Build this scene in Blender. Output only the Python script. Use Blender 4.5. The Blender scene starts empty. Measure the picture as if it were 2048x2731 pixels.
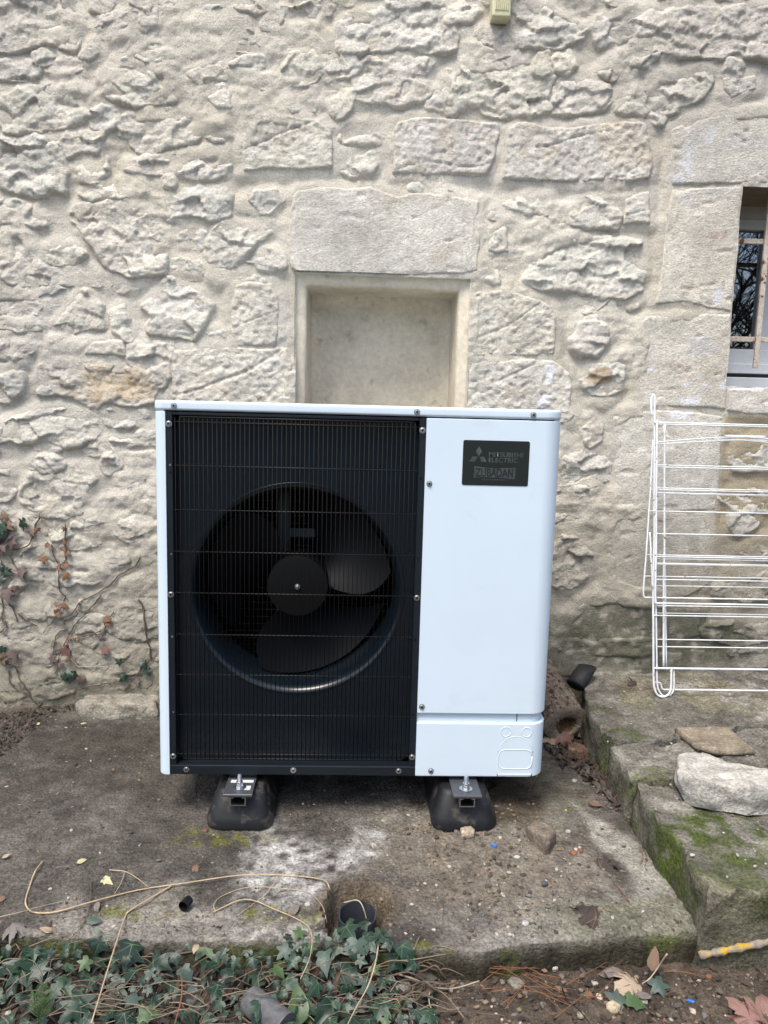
import bpy, bmesh, math, random
import numpy as np
from mathutils import Vector, Matrix
R = math.radians
random.seed(7); rng = np.random.default_rng(7)
scene = bpy.context.scene
COL = scene.collection

# ------------------------------------------------------------------ camera
CAM = np.array([-.0128, -1.9757, 1.1205]); PITCH, ROLL, YAW, FPX = .1366, .0258, -.0391, 2051.
def cam_axes():
    cy, sy = math.cos(YAW), math.sin(YAW)
    Rz = np.array([[cy, -sy, 0], [sy, cy, 0], [0, 0, 1]])
    F = np.array([0, math.cos(PITCH), -math.sin(PITCH)]); U = np.array([0, math.sin(PITCH), math.cos(PITCH)]); X = np.array([1., 0, 0])
    return Rz @ (math.cos(ROLL)*X + math.sin(ROLL)*U), Rz @ (-math.sin(ROLL)*X + math.cos(ROLL)*U), Rz @ F
CR, CU, CF = cam_axes()
cd = bpy.data.cameras.new('camera'); cam = bpy.data.objects.new('camera', cd); COL.objects.link(cam)
cd.sensor_fit = 'HORIZONTAL'; cd.sensor_width = 36; cd.lens = 36*FPX/2048; cd.clip_start = .02; cd.clip_end = 500
m = Matrix.Identity(4)
for i in range(3):
    m[i][0], m[i][1], m[i][2], m[i][3] = CR[i], CU[i], -CF[i], CAM[i]
cam.matrix_world = m
scene.camera = cam
cy_ = scene.cycles; cy_.max_bounces = 5; cy_.diffuse_bounces = 2; cy_.glossy_bounces = 3; cy_.transmission_bounces = 2; cy_.caustics_reflective = False; cy_.caustics_refractive = False

# ------------------------------------------------------------------ sky, sun, exposure (overcast winter day)
SUN_EL, SUN_AZ = 62, -32          # azimuth: degrees from straight behind the camera, minus = from the left
w = bpy.data.worlds.new('World'); scene.world = w; w.use_nodes = True
nt = w.node_tree; nt.nodes.clear()
sky = nt.nodes.new('ShaderNodeTexSky'); sky.sky_type = 'NISHITA'; sky.sun_disc = False
sky.sun_elevation = R(SUN_EL); sky.air_density = 1.0; sky.dust_density = 3.5; sky.ozone_density = 1.0
bg = nt.nodes.new('ShaderNodeBackground'); bg.inputs[1].default_value = .115
out = nt.nodes.new('ShaderNodeOutputWorld'); nt.links.new(sky.outputs[0], bg.inputs[0]); nt.links.new(bg.outputs[0], out.inputs[0])
sd = bpy.data.lights.new('sun', 'SUN'); sun = bpy.data.objects.new('sun', sd); COL.objects.link(sun)
sd.energy = 1.5; sd.angle = R(22); sd.color = (1, .955, .88)
az = R(SUN_AZ)
sdir = Vector((math.sin(az)*math.cos(R(SUN_EL)), -math.cos(az)*math.cos(R(SUN_EL)), math.sin(R(SUN_EL))))   # towards the sun
sun.rotation_euler = sdir.to_track_quat('Z', 'Y').to_euler()
sun.location = (0, 0, 6)
sky.sun_rotation = math.atan2(sdir.x, sdir.y)
vs = scene.view_settings; vs.view_transform = 'Standard'; vs.look = 'None'; vs.exposure = 1.12; vs.gamma = 1; vs.use_curve_mapping = False

# ------------------------------------------------------------------ pixel helpers (photograph pixels -> points on a plane of the place)
def ray(px, py): return CF + CR*(px-1024)/FPX - CU*(py-1365.5)/FPX
def onp(px, py, n, d):
    r = ray(px, py); n = np.asarray(n, float)
    return CAM + r*((d - n @ CAM)/(n @ r))
WY = .76
def W(px, py, y=WY): return onp(px, py, (0, 1, 0), y)
def G(px, py, z=0.): return onp(px, py, (0, 0, 1), z)
TILES = {'A': (0, 0), 'B': (1024, 0), 'C': (0, 600), 'D': (1024, 600), 'E': (0, 1300), 'F': (1024, 1300), 'S': (0, 2000), 'T': (1024, 2000)}
def tp(t, x, y): o = TILES[t]; return o[0]+x/1.62, o[1]+y/1.62
def z5(x, y): return x/3.95, 1360+y/3.95
def z6(x, y): return 1440+x/2.7286, 1760+y/2.7286

# ------------------------------------------------------------------ noise
def _hash(*a):
    n = np.zeros(np.broadcast(*a).shape, np.uint32)
    for v, k in zip(a, (374761393, 668265263, 2246822519, 3266489917)):
        n = n + (np.asarray(v).astype(np.int64) & 0xffffffff).astype(np.uint32)*np.uint32(k)
        n = (n ^ (n >> np.uint32(13)))*np.uint32(1274126177); n = n ^ (n >> np.uint32(16))
    return n.astype(np.float64)/4294967295.
def vn2(x, y, s=0):
    xi, yi = np.floor(x), np.floor(y); fx, fy = x-xi, y-yi
    fx = fx*fx*fx*(fx*(fx*6-15)+10); fy = fy*fy*fy*(fy*(fy*6-15)+10)
    a = _hash(xi, yi, s+0*xi); b = _hash(xi+1, yi, s+0*xi); c = _hash(xi, yi+1, s+0*xi); d = _hash(xi+1, yi+1, s+0*xi)
    return ((a*(1-fx)+b*fx)*(1-fy)+(c*(1-fx)+d*fx)*fy)*2-1
def vn3(x, y, z, s=0):
    zi = np.floor(z); fz = z-zi; fz = fz*fz*(3-2*fz)
    return vn3s(x, y, zi, s)*(1-fz)+vn3s(x, y, zi+1, s)*fz
def vn3s(x, y, zi, s):
    xi, yi = np.floor(x), np.floor(y); fx, fy = x-xi, y-yi
    fx = fx*fx*(3-2*fx); fy = fy*fy*(3-2*fy); q = zi*57+s
    a = _hash(xi, yi, q); b = _hash(xi+1, yi, q); c = _hash(xi, yi+1, q); d = _hash(xi+1, yi+1, q)
    return ((a*(1-fx)+b*fx)*(1-fy)+(c*(1-fx)+d*fx)*fy)*2-1
def fbm(x, y, f, o=4, s=0, g=.5, ridge=False):
    t = 0; a = 1; n = 0
    for i in range(o):
        v = vn2(x*f+i*17.3, y*f-i*9.1, s+i*31)
        if ridge: v = 1-2*np.abs(v)
        t = t+a*v; n += a; a *= g; f *= 2.03
    return t/n
def fbm3(p, f, o=4, s=0, g=.5):
    t = 0; a = 1; n = 0
    for i in range(o):
        t = t+a*vn3(p[..., 0]*f+i*7.7, p[..., 1]*f+i*3.1, p[..., 2]*f-i*5.3, s+i*31); n += a; a *= g; f *= 2.03
    return t/n
def sst(a, b, x): t = np.clip((x-a)/(b-a), 0, 1); return t*t*(3-2*t)
def polysd(poly, x, y):
    p = np.asarray(poly, float); q = np.roll(p, -1, 0)
    d = np.full(x.shape, 1e9); ins = np.zeros(x.shape, bool)
    for a, b in zip(p, q):
        e = b-a; t = np.clip(((x-a[0])*e[0]+(y-a[1])*e[1])/(e @ e+1e-12), 0, 1)
        d = np.minimum(d, (x-a[0]-t*e[0])**2+(y-a[1]-t*e[1])**2)
        c = ((a[1] > y) != (b[1] > y)) & (x < (b[0]-a[0])*(y-a[1])/(b[1]-a[1]+1e-12)+a[0]); ins ^= c
    d = np.sqrt(d); return np.where(ins, d, -d)

# ------------------------------------------------------------------ materials
MATS = {}
def pmat(name, col=(.5, .5, .5), rough=.8, src=None, var=.25, vscale=12., fine=.15, fscale=90., bump=.35, bscale=120., bdist=.004, spec=.35,
         metal=0., coat=0., spots=None, bump2=None):
    """procedural Principled: colour (constant, attribute or object colour) x two noises, bump from noises"""
    if name in MATS: return MATS[name]
    mt = bpy.data.materials.new(name); mt.use_nodes = True; n = mt.node_tree; L = n.links.new
    b = n.nodes['Principled BSDF']; b.inputs['Roughness'].default_value = rough; b.inputs['Specular IOR Level'].default_value = spec
    b.inputs['Metallic'].default_value = metal; b.inputs['Coat Weight'].default_value = coat
    tc = n.nodes.new('ShaderNodeTexCoord'); geo = tc.outputs['Object']
    if src == 'attr':
        c = n.nodes.new('ShaderNodeAttribute'); c.attribute_name = 'Col'; co = c.outputs['Color']
    elif src == 'obj':
        c = n.nodes.new('ShaderNodeObjectInfo'); co = c.outputs['Color']
    else:
        c = n.nodes.new('ShaderNodeRGB'); c.outputs[0].default_value = (*col, 1); co = c.outputs[0]
    def noise(sc, det=5, ro=.6):
        t = n.nodes.new('ShaderNodeTexNoise'); t.inputs['Scale'].default_value = sc; t.inputs['Detail'].default_value = det
        t.inputs['Roughness'].default_value = ro; L(geo, t.inputs['Vector']); return t.outputs['Fac']
    def mul(co, fac, amt):
        mr = n.nodes.new('ShaderNodeMapRange'); mr.inputs[1].default_value = .3; mr.inputs[2].default_value = .7
        mr.inputs[3].default_value = 1-amt; mr.inputs[4].default_value = 1+amt; L(fac, mr.inputs[0])
        v = n.nodes.new('ShaderNodeVectorMath'); v.operation = 'SCALE'; L(co, v.inputs[0]); L(mr.outputs[0], v.inputs['Scale']); return v.outputs[0]
    if var: co = mul(co, noise(vscale), var)
    if fine: co = mul(co, noise(fscale, 3), fine)
    if spots:
        sc, lo, hi, scol = spots
        t = noise(sc, 4); mr = n.nodes.new('ShaderNodeMapRange'); mr.inputs[1].default_value = lo; mr.inputs[2].default_value = hi; L(t, mr.inputs[0])
        mx = n.nodes.new('ShaderNodeMix'); mx.data_type = 'RGBA'; L(mr.outputs[0], mx.inputs['Factor']); L(co, mx.inputs['A']); mx.inputs['B'].default_value = (*scol, 1); co = mx.outputs['Result']
    L(co, b.inputs['Base Color'])
    if bump:
        h = noise(bscale, 6, .65)
        bn = n.nodes.new('ShaderNodeBump'); bn.inputs['Strength'].default_value = bump; bn.inputs['Distance'].default_value = bdist; L(h, bn.inputs['Height'])
        if bump2:
            vo = n.nodes.new('ShaderNodeTexVoronoi'); vo.inputs['Scale'].default_value = bump2[0]; L(geo, vo.inputs['Vector'])
            b2 = n.nodes.new('ShaderNodeBump'); b2.inputs['Strength'].default_value = bump2[1]; b2.inputs['Distance'].default_value = bump2[2]
            L(vo.outputs['Distance'], b2.inputs['Height']); L(b2.outputs[0], bn.inputs['Normal'])
        L(bn.outputs[0], b.inputs['Normal'])
    MATS[name] = mt; return mt

# ------------------------------------------------------------------ object helpers
def parent_to(o, p):
    if p is not None:
        o.parent = p
        o.matrix_parent_inverse = Matrix.Translation(-Vector(p['_at'])) if '_at' in p else Matrix.Identity(4)
def tag(o, label=None, cat=None, group=None, kind=None):
    if label: o['label'] = label
    if cat: o['category'] = cat
    if group: o['group'] = group
    if kind: o['kind'] = kind
    return o
def mesh_from(name, v, f, mats, fm=None, smooth=True):
    me = bpy.data.meshes.new(name); me.from_pydata([tuple(map(float, p)) for p in v] if not isinstance(v, np.ndarray) else v.tolist(), [], f if isinstance(f, list) else f.tolist())
    for q in (mats if isinstance(mats, (list, tuple)) else [mats]): me.materials.append(q)
    if fm is not None: me.polygons.foreach_set('material_index', np.asarray(fm, np.int32))
    if smooth: me.polygons.foreach_set('use_smooth', np.ones(len(me.polygons), bool))
    me.update(); return me
def setcol(me, c):
    a = me.color_attributes.new('Col', 'FLOAT_COLOR', 'POINT')
    a.data.foreach_set('color', np.concatenate([c, np.ones((len(c), 1))], 1).astype(np.float32).ravel())
def link(name, me, parent=None, at=None):
    o = bpy.data.objects.new(name, me); COL.objects.link(o)
    parent_to(o, parent)
    return o
def obj(name, v, f, mats, parent=None, fm=None, smooth=True):
    return link(name, mesh_from(name, v, f, mats, fm, smooth), parent)
def thing(name, loc, label, cat, group=None):
    o = bpy.data.objects.new(name, None); COL.objects.link(o); o.location = loc; o.empty_display_size = .05
    o['_at'] = [float(c) for c in loc]
    return tag(o, label, cat, group)
def grid_faces(nr, nc, wrap=False):
    i = np.arange(nr-1)[:, None]; j = np.arange(nc if wrap else nc-1)[None, :]; k = (j+1) % nc
    return np.stack([i*nc+j+0*i, i*nc+k+0*i, (i+1)*nc+k, (i+1)*nc+j], -1).reshape(-1, 4)
class MB:
    def __init__(s): s.v = []; s.f = []; s.m = []
    def add(s, v, f, m=0):
        o = len(s.v); s.v += [tuple(map(float, p)) for p in v]; s.f += [[int(i)+o for i in q] for q in f]; s.m += [m]*len(f); return s
    def box(s, x0, x1, y0, y1, z0, z1, m=0):
        return s.add([(x, y, z) for z in (z0, z1) for y in (y0, y1) for x in (x0, x1)], [(0, 2, 3, 1), (4, 5, 7, 6), (0, 1, 5, 4), (2, 6, 7, 3), (0, 4, 6, 2), (1, 3, 7, 5)], m)
    def tube(s, pts, r, n=6, m=0, cap=True):
        pts = [Vector(p) for p in pts]; k = len(pts); rr = r if isinstance(r, (list, tuple)) else [r]*k
        t0 = (pts[1]-pts[0]).normalized(); u = t0.orthogonal().normalized(); V = []
        for i in range(k):
            t = ((pts[min(i+1, k-1)]-pts[max(i-1, 0)])).normalized()
            u = (u-t*u.dot(t)); u = u.normalized() if u.length > 1e-6 else t.orthogonal().normalized(); b = t.cross(u)
            V += [pts[i]+(u*math.cos(2*math.pi*j/n)+b*math.sin(2*math.pi*j/n))*rr[i] for j in range(n)]
        F = grid_faces(k, n, True).tolist()
        if cap: F += [list(range(n))[::-1], list(range((k-1)*n, k*n))]
        return s.add(V, F, m)
    def cyl(s, c, axis, r, h, n=16, m=0, r2=None):
        c = Vector(c); a = Vector(axis).normalized(); return s.tube([c, c+a*h], [r, r if r2 is None else r2], n, m)
    def build(s, name, mats, parent=None, smooth=False, bev=0, seg=2, auto=None):
        me = mesh_from(name, s.v, s.f, mats, s.m, smooth)
        if bev:
            b = bmesh.new(); b.from_mesh(me); bmesh.ops.remove_doubles(b, verts=b.verts, dist=1e-6)
            es = [e for e in b.edges if len(e.link_faces) == 2 and e.calc_face_angle(0) > .5]
            bmesh.ops.bevel(b, geom=es, offset=bev, segments=seg, profile=.5, affect='EDGES', clamp_overlap=True); b.to_mesh(me); b.free()
        if auto:
            me.polygons.foreach_set('use_smooth', np.ones(len(me.polygons), bool)); me.set_sharp_from_angle(angle=R(auto))
        return link(name, me, parent)
def smooth_path(pts, n=6):
    p = [np.asarray(q, float) for q in pts]; p = [2*p[0]-p[1]]+p+[2*p[-1]-p[-2]]; o = []
    for i in range(1, len(p)-2):
        for t in np.linspace(0, 1, n, endpoint=False):
            a, b, c, d = p[i-1], p[i], p[i+1], p[i+2]
            o.append(.5*((2*b)+(-a+c)*t+(2*a-5*b+4*c-d)*t*t+(-a+3*b-3*c+d)*t**3))
    o.append(p[-2]); return o

# ------------------------------------------------------------------ colours of the place
STONE = pmat('limestone', src='attr', rough=.92, var=.12, vscale=9, fine=.18, fscale=120, bump=.75, bscale=150, bdist=.007, spec=.15, bump2=(240, .3, .003))
MORTAR = pmat('lime_mortar', src='attr', rough=.95, var=.10, vscale=6, fine=.2, fscale=210, bump=.7, bscale=140, bdist=.006, spec=.1, bump2=(320, .3, .002))
CONC = pmat('weathered_concrete', src='attr', rough=.95, var=.35, vscale=16, fine=.45, fscale=130, bump=1., bscale=95, bdist=.011, spec=.15, bump2=(160, .35, .004))
SOIL = pmat('soil', src='attr', rough=1., var=.35, vscale=18, fine=.4, fscale=110, bump=.9, bscale=80, bdist=.012, spec=.1)
ROCK = pmat('rock', src='obj', rough=.92, var=.32, vscale=20, fine=.3, fscale=120, bump=1., bscale=90, bdist=.008, spec=.15, spots=(48, .60, .75, (.42, .40, .36)), bump2=(130, .3, .004))

# ------------------------------------------------------------------ ground: soil sheet, slab, raised stones
CRAT = (.014, -.372)
def slab_h(x, y):
    h = .007*fbm(x, y, 3.2, 4, 11)+.0045*fbm(x, y, 22, 4, 12, .6)+.0042*fbm(x, y, 85, 3, 13, .65)
    d = np.hypot((x-CRAT[0])*1.05, np.where(y > CRAT[1], (y-CRAT[1])*.86, (y-CRAT[1])*.5))+.016*fbm(x, y, 28, 3, 14)
    h = h-.12*sst(.078, .052, d)+.006*sst(.11, .08, d)
    gm = np.exp(-(((x-.33)/.2)**2+((y+.16)/.22)**2)); h = h+.006*gm*fbm(x, y, 60, 3, 15)+.004*gm
    heap = np.exp(-(((x-.42)/.09)**2+((y-.12)/.12)**2)); h = h+.025*heap*(1+.5*fbm(x, y, 30, 3, 16))
    return h
FRONT = [(-3.2, -.47), (-.72, -.47), (-.42, -.485), (-.2, -.49), (-.02, -.49), (.1, -.512), (.27, -.52), (.33, -.505), (.43, -.49), (.62, -.472), (.80, -.46), (.86, -.46)]
def front_y(x):
    return np.interp(x, [p[0] for p in FRONT], [p[1] for p in FRONT])+.006*fbm(x, 0*x+3.3, 14, 3, 5)
def soil_h(x, y): return -.066+.014*fbm(x, y, 5, 4, 21)+.008*fbm(x, y, 22, 3, 22)+.005*fbm(x, y, 70, 2, 23)
def blob(x, y, cx, cy, rx, ry, s, soft=.35, amt=.45, fr=14):
    d = np.hypot((x-cx)/rx, (y-cy)/ry)+amt*fbm(x, y, fr, 4, s); return sst(1+soft, 1-soft, d)
def mixc(c, col, m): return c*(1-m[..., None])+np.array(col)*m[..., None]
def slab_col(x, y):
    n = fbm(x, y, 2.2, 5, 41); n2 = fbm(x, y, 9, 5, 42); n3 = fbm(x, y, 40, 3, 43)
    c = np.zeros(x.shape+(3,))+np.array([.115, .104, .091])
    c = c*(1+.45*n2+.25*n3)[..., None]
    c = mixc(c, (.25, .23, .20), sst(.0, .5, n2*.6+n*.7-.15+.5*sst(-.2, -.45, y)))         # bare concrete towards the front edge
    c = mixc(c, (.058, .051, .042), .85*sst(-.25, .2, n+.25*n2)*sst(-.28, .1, y)*sst(.0, -.3, x))
    g = blob(x, y, .33, -.17, .27, .24, 44); c = mixc(c, (.21, .18, .14), .7*g)
    s = polysd([G(*tp('T', a, b))[:2] for a, b in ((780, 200), (930, 290), (1100, 400), (1250, 580), (1340, 700), (1345, 790), (1130, 790), (1080, 640), (1040, 520), (930, 430), (880, 330))], x, y)+.012*fbm(x, y, 22, 4, 45)
    c = mixc(c, (.36, .345, .30), .95*sst(-.010, .02, s)*(.8+.2*n3))
    p = polysd([G(a, b)[:2] for a, b in ((660, 2200), (740, 2180), (810, 2215), (880, 2250), (965, 2200), (1040, 2230), (980, 2310), (890, 2375), (840, 2420), (720, 2440), (630, 2420), (640, 2300))], x, y)+.05*fbm(x, y, 14, 5, 46)
    c = mixc(c, (.50, .49, .46), .95*sst(-.02, .05, p)*np.clip(.62+.9*n3+.3*n2, 0, 1))
    wl = blob(x, y, -.13, -.46, .15, .05, 47); c = mixc(c, (.45, .43, .39), .7*wl*sst(-.1, .3, n3+n2))
    ms = np.maximum(blob(x, y, -.17, -.40, .10, .035, 48), np.maximum(blob(x, y, -.45, -.39, .10, .03, 49), np.maximum(blob(x, y, .17, -.505, .05, .025, 50), blob(x, y, -.32, -.10, .12, .05, 151))))
    c = mixc(c, (.13, .135, .025), .75*ms*sst(-.15, .25, n3))
    c = mixc(c, (.12, .13, .07), .5*blob(x, y, .62, -.42, .22, .07, 52)); c = mixc(c, (.12, .12, .08), .5*blob(x, y, .45, .2, .2, .25, 53))
    c = mixc(c, (.075, .056, .04), .85*blob(x, y, .44, .09, .12, .14, 154))
    cr = np.hypot(x-CRAT[0], y-CRAT[1]); c = mixc(c, (.16, .125, .085), sst(.12, .07, cr)*.8)
    return np.clip(c, .01, 1)
def sheet(name, xs, ys, hf, cf, mat, kind='structure', trim=None):
    X, Y = np.meshgrid(xs, ys); Z = hf(X, Y); v = np.stack([X, Y, Z], -1)
    f = grid_faces(len(ys), len(xs)); me = mesh_from(name, v.reshape(-1, 3), f, mat); setcol(me, cf(X, Y).reshape(-1, 3))
    return tag(link(name, me), kind=kind)
def axis(*segs):
    o = []
    for a, b, st in segs: o += list(np.arange(a, b-1e-6, st))
    return np.array(o+[segs[-1][1]])
def ground_h(x, y): return soil_h(x, y)*np.exp(-np.maximum(0, np.hypot(x, y+1)-4)/30)+0*x-.004
def soil_col(x, y):
    n = fbm(x, y, 6, 4, 61); n2 = fbm(x, y, 30, 3, 62)
    c = (np.array([.085, .068, .053])*(1+.35*n+.35*n2)[..., None])
    return np.clip(mixc(c, (.12, .095, .07), .6*sst(.1, .6, n2+.5*n)), .01, 1)
tag(sheet('ground', axis((-90, -10, 8), (-10, -1.6, .4), (-1.6, 1.7, .009), (1.7, 10, .4), (10, 90, 8)),
      axis((-90, -12, 8), (-12, -1.3, .4), (-1.3, -.42, .009), (-.42, .9, .33), (.9, 6, 1.)), ground_h, soil_col, SOIL))
# slab: top sheet that folds over its uneven front edge
xs = axis((-3.2, -1.5, .05), (-1.5, .95, .007)); fy = front_y(xs)
rows = []
for k, dz in enumerate((-.105, -.08, -.055, -.035, -.016, -.003)):
    yy = fy-.004+.004*k/5+.007*fbm(xs, 0*xs+dz*9, 30, 3, 6)*(1 if k < 5 else .4); rows.append(np.stack([xs, yy, 0*xs+dz], -1))
for t in axis((0, .3, .0048), (.3, 1.0, .007)):
    yy = fy+.003+(.80-fy-.003)*t; rows.append(np.stack([xs, yy, slab_h(xs, yy)], -1))
V = np.array(rows); c = slab_col(V[..., 0], V[..., 1])
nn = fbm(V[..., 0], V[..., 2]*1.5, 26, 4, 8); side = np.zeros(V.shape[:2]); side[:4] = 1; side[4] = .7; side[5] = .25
c = c*(1-side[..., None])+side[..., None]*np.array([.06, .053, .036])*(1+.6*nn)[..., None]  # front face shading put into a darker colour
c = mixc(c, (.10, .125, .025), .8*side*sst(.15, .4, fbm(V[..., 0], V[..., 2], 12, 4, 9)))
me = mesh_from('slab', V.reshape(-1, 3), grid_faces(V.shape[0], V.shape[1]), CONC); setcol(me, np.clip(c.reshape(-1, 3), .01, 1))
me.set_sharp_from_angle(angle=R(48)); slab = tag(link('paved_slab', me), kind='structure')
def SZ(x, y): return float(slab_h(np.array([x]), np.array([y]))[0])
def GZ(x, y): return float(ground_h(np.array([x]), np.array([y]))[0])

def resample(poly, st):
    p = np.asarray(poly, float); o = []
    for a, b in zip(p, np.roll(p, -1, 0)):
        n = max(1, int(np.linalg.norm(b-a)/st)); o += [a+(b-a)*i/n for i in range(n)]
    return np.array(o)
def lump(outline, zb, topf, st=.01, rnd=.012, rough=.006, fr=25, seed=0, side=8, bulge=.0, undercut=0., strata=0., grid=None):
    """closed rock: outline (xy), bottom zb, top height function; rings up the side, round the edge and over the top"""
    p = resample(outline, st); c = p.mean(0); n = len(p)
    d = p-c; L = np.linalg.norm(d, axis=1); rad = L.mean(); K = max(4, int(rad/(st*1.15)))
    th = topf(p[:, 0], p[:, 1]); rings = []
    for k in range(side):
        t = k/side; s = 1+bulge*math.sin(math.pi*t)-undercut*(1-t)
        q = c+d*s; rings.append(np.c_[q, zb+(th-rnd-zb)*t])
    for k in range(3):
        a = math.pi/2*k/3; q = c+d*(1-(rnd/L)*(1-math.cos(a)))[:, None]; rings.append(np.c_[q, th-rnd+rnd*math.sin(a)])
    for k in range(K+1):
        s = (1-rnd/L)*(1-k/K)+1e-4; q = c+d*s[:, None]; rings.append(np.c_[q, topf(q[:, 0], q[:, 1])])
    V = np.array(rings); P = V*1.
    n1 = np.stack([fbm3(P, fr, 4, seed+s) for s in (0, 100, 200)], -1)
    if strata: n1[..., :2] += strata*vn2(P[..., 2]*140+fbm3(P, 12, 2, seed+5), P[..., 0]*6, seed)[..., None]*(d/L[:, None])[None]
    fade = np.ones(V.shape[0]); fade[0] = .3
    V = V+n1*rough*fade[:, None, None]
    return V.reshape(-1, 3), np.concatenate([grid_faces(V.shape[0], n, True)])
def top_plane(y): return .129+.0407*y
PL_N, PL_D = (0, -.0407, 1), .129
def US(px, py): return onp(px, py, PL_N, PL_D)
raised = tag(bpy.data.objects.new('stone_step', None), kind='structure'); COL.objects.link(raised); raised['_at'] = [1.2, .1, 0.]; raised.location = (1.2, .1, 0)
def slab_paint(V, moss, seed, base=(.19, .177, .15)):
    x, y, z = V.T; n = fbm(x, y, 5, 5, seed); n2 = fbm(x+z, y-z, 32, 3, seed+1)
    c = np.array(base)*(1+.35*n+.35*n2)[:, None]
    c = mixc(c, (.36, .34, .30), .8*sst(.1, .5, n+.6*n2)); c = mixc(c, (.20, .185, .10), .5*sst(.1, .5, fbm(x, y, 4, 3, seed+2)))
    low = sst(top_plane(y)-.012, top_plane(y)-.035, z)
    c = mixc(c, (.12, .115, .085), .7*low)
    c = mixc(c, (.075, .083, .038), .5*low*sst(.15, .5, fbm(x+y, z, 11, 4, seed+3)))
    for cx, cy, r, am in moss:
        c = mixc(c, (.065, .085, .02), .9*am*blob(x, y, cx, cy, r, r*.6, seed+4, amt=.6, fr=18)*sst(-.3, .15, n2))
    return np.clip(c, .01, 1)
def us(*pts): return [US(*p)[:2] for p in pts]
mossA = [(*US(1640, 1965)[:2], .10, .8), (*US(1600, 1890)[:2], .05, .7)]
mossB = [(*US(1750, 2075)[:2], .11, .8), (*US(2010, 2190)[:2], .12, 1.)]
mossC = [(*US(1790, 2200)[:2], .12, .9), (*US(1900, 2220)[:2], .16, .9), (*US(2030, 2180)[:2], .16, 1.), (*US(1950, 2300)[:2], .16, .75), (*US(1720, 2085)[:2], .05, .8)]
specs = [
    (us((1560, 1800), (1562, 1868), (1576, 1907), (1601, 1936), (1622, 1962), (1655, 1976), (1720, 1985))+[(1.35, .335), (2.4, .34), (2.4, .86), (.98, .86)], .0, mossA, 71, 0.),
    (us((1627, 1990), (1653, 2017), (1667, 2046), (1684, 2072), (1740, 2078), (1830, 2075))+[(1.3, .145), (2.4, .15), (2.4, .33), (1.35, .328)]+us((1722, 1990), (1660, 1982)), -.003, mossB, 72, 0.),
    (us((1697, 2080), (1709, 2105), (1738, 2155), (1765, 2200), (1820, 2256), (1845, 2302), (1888, 2376), (1950, 2372), (2048, 2368))+[(1.15, -.45), (2.4, -.46), (2.4, .14), (1.3, .137)]+us((1830, 2085), (1745, 2086)), -.010, mossC, 73, 0.)]
for pl, dz, ms, sd_, un in specs:
    f_ = lambda x, y, dz=dz, s=sd_: top_plane(y)+dz+.010*fbm(x, y, 6, 4, s)+.007*fbm(x, y, 30, 4, s+9)
    v, f = lump(pl, -.08, f_, st=.009, rnd=.007, rough=.015, fr=22, seed=sd_, side=14, undercut=-.02)
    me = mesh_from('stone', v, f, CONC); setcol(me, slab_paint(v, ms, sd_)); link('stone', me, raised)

# ------------------------------------------------------------------ the wall
HX0, HX1, HZ0, HZ1, HS = -2.3, 2.7, -.12, 2.95, .0065
gx = np.arange(HX0, HX1, HS); gz = np.arange(HZ0, HZ1, HS); GX, GZZ = np.meshgrid(gx, gz)
def wxz(t, x, y): p = W(*tp(t, x, y)); return (p[0], p[2])
NI = dict(x0=W(787, 900)[0], x1=W(1250, 900)[0], z1=1.568, z0=.74)          # niche opening
WI = dict(x0=1.297, x1=2.05, z1=W(1974, 495)[2], z0=W(1938, 1030)[2])         # window opening
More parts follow.
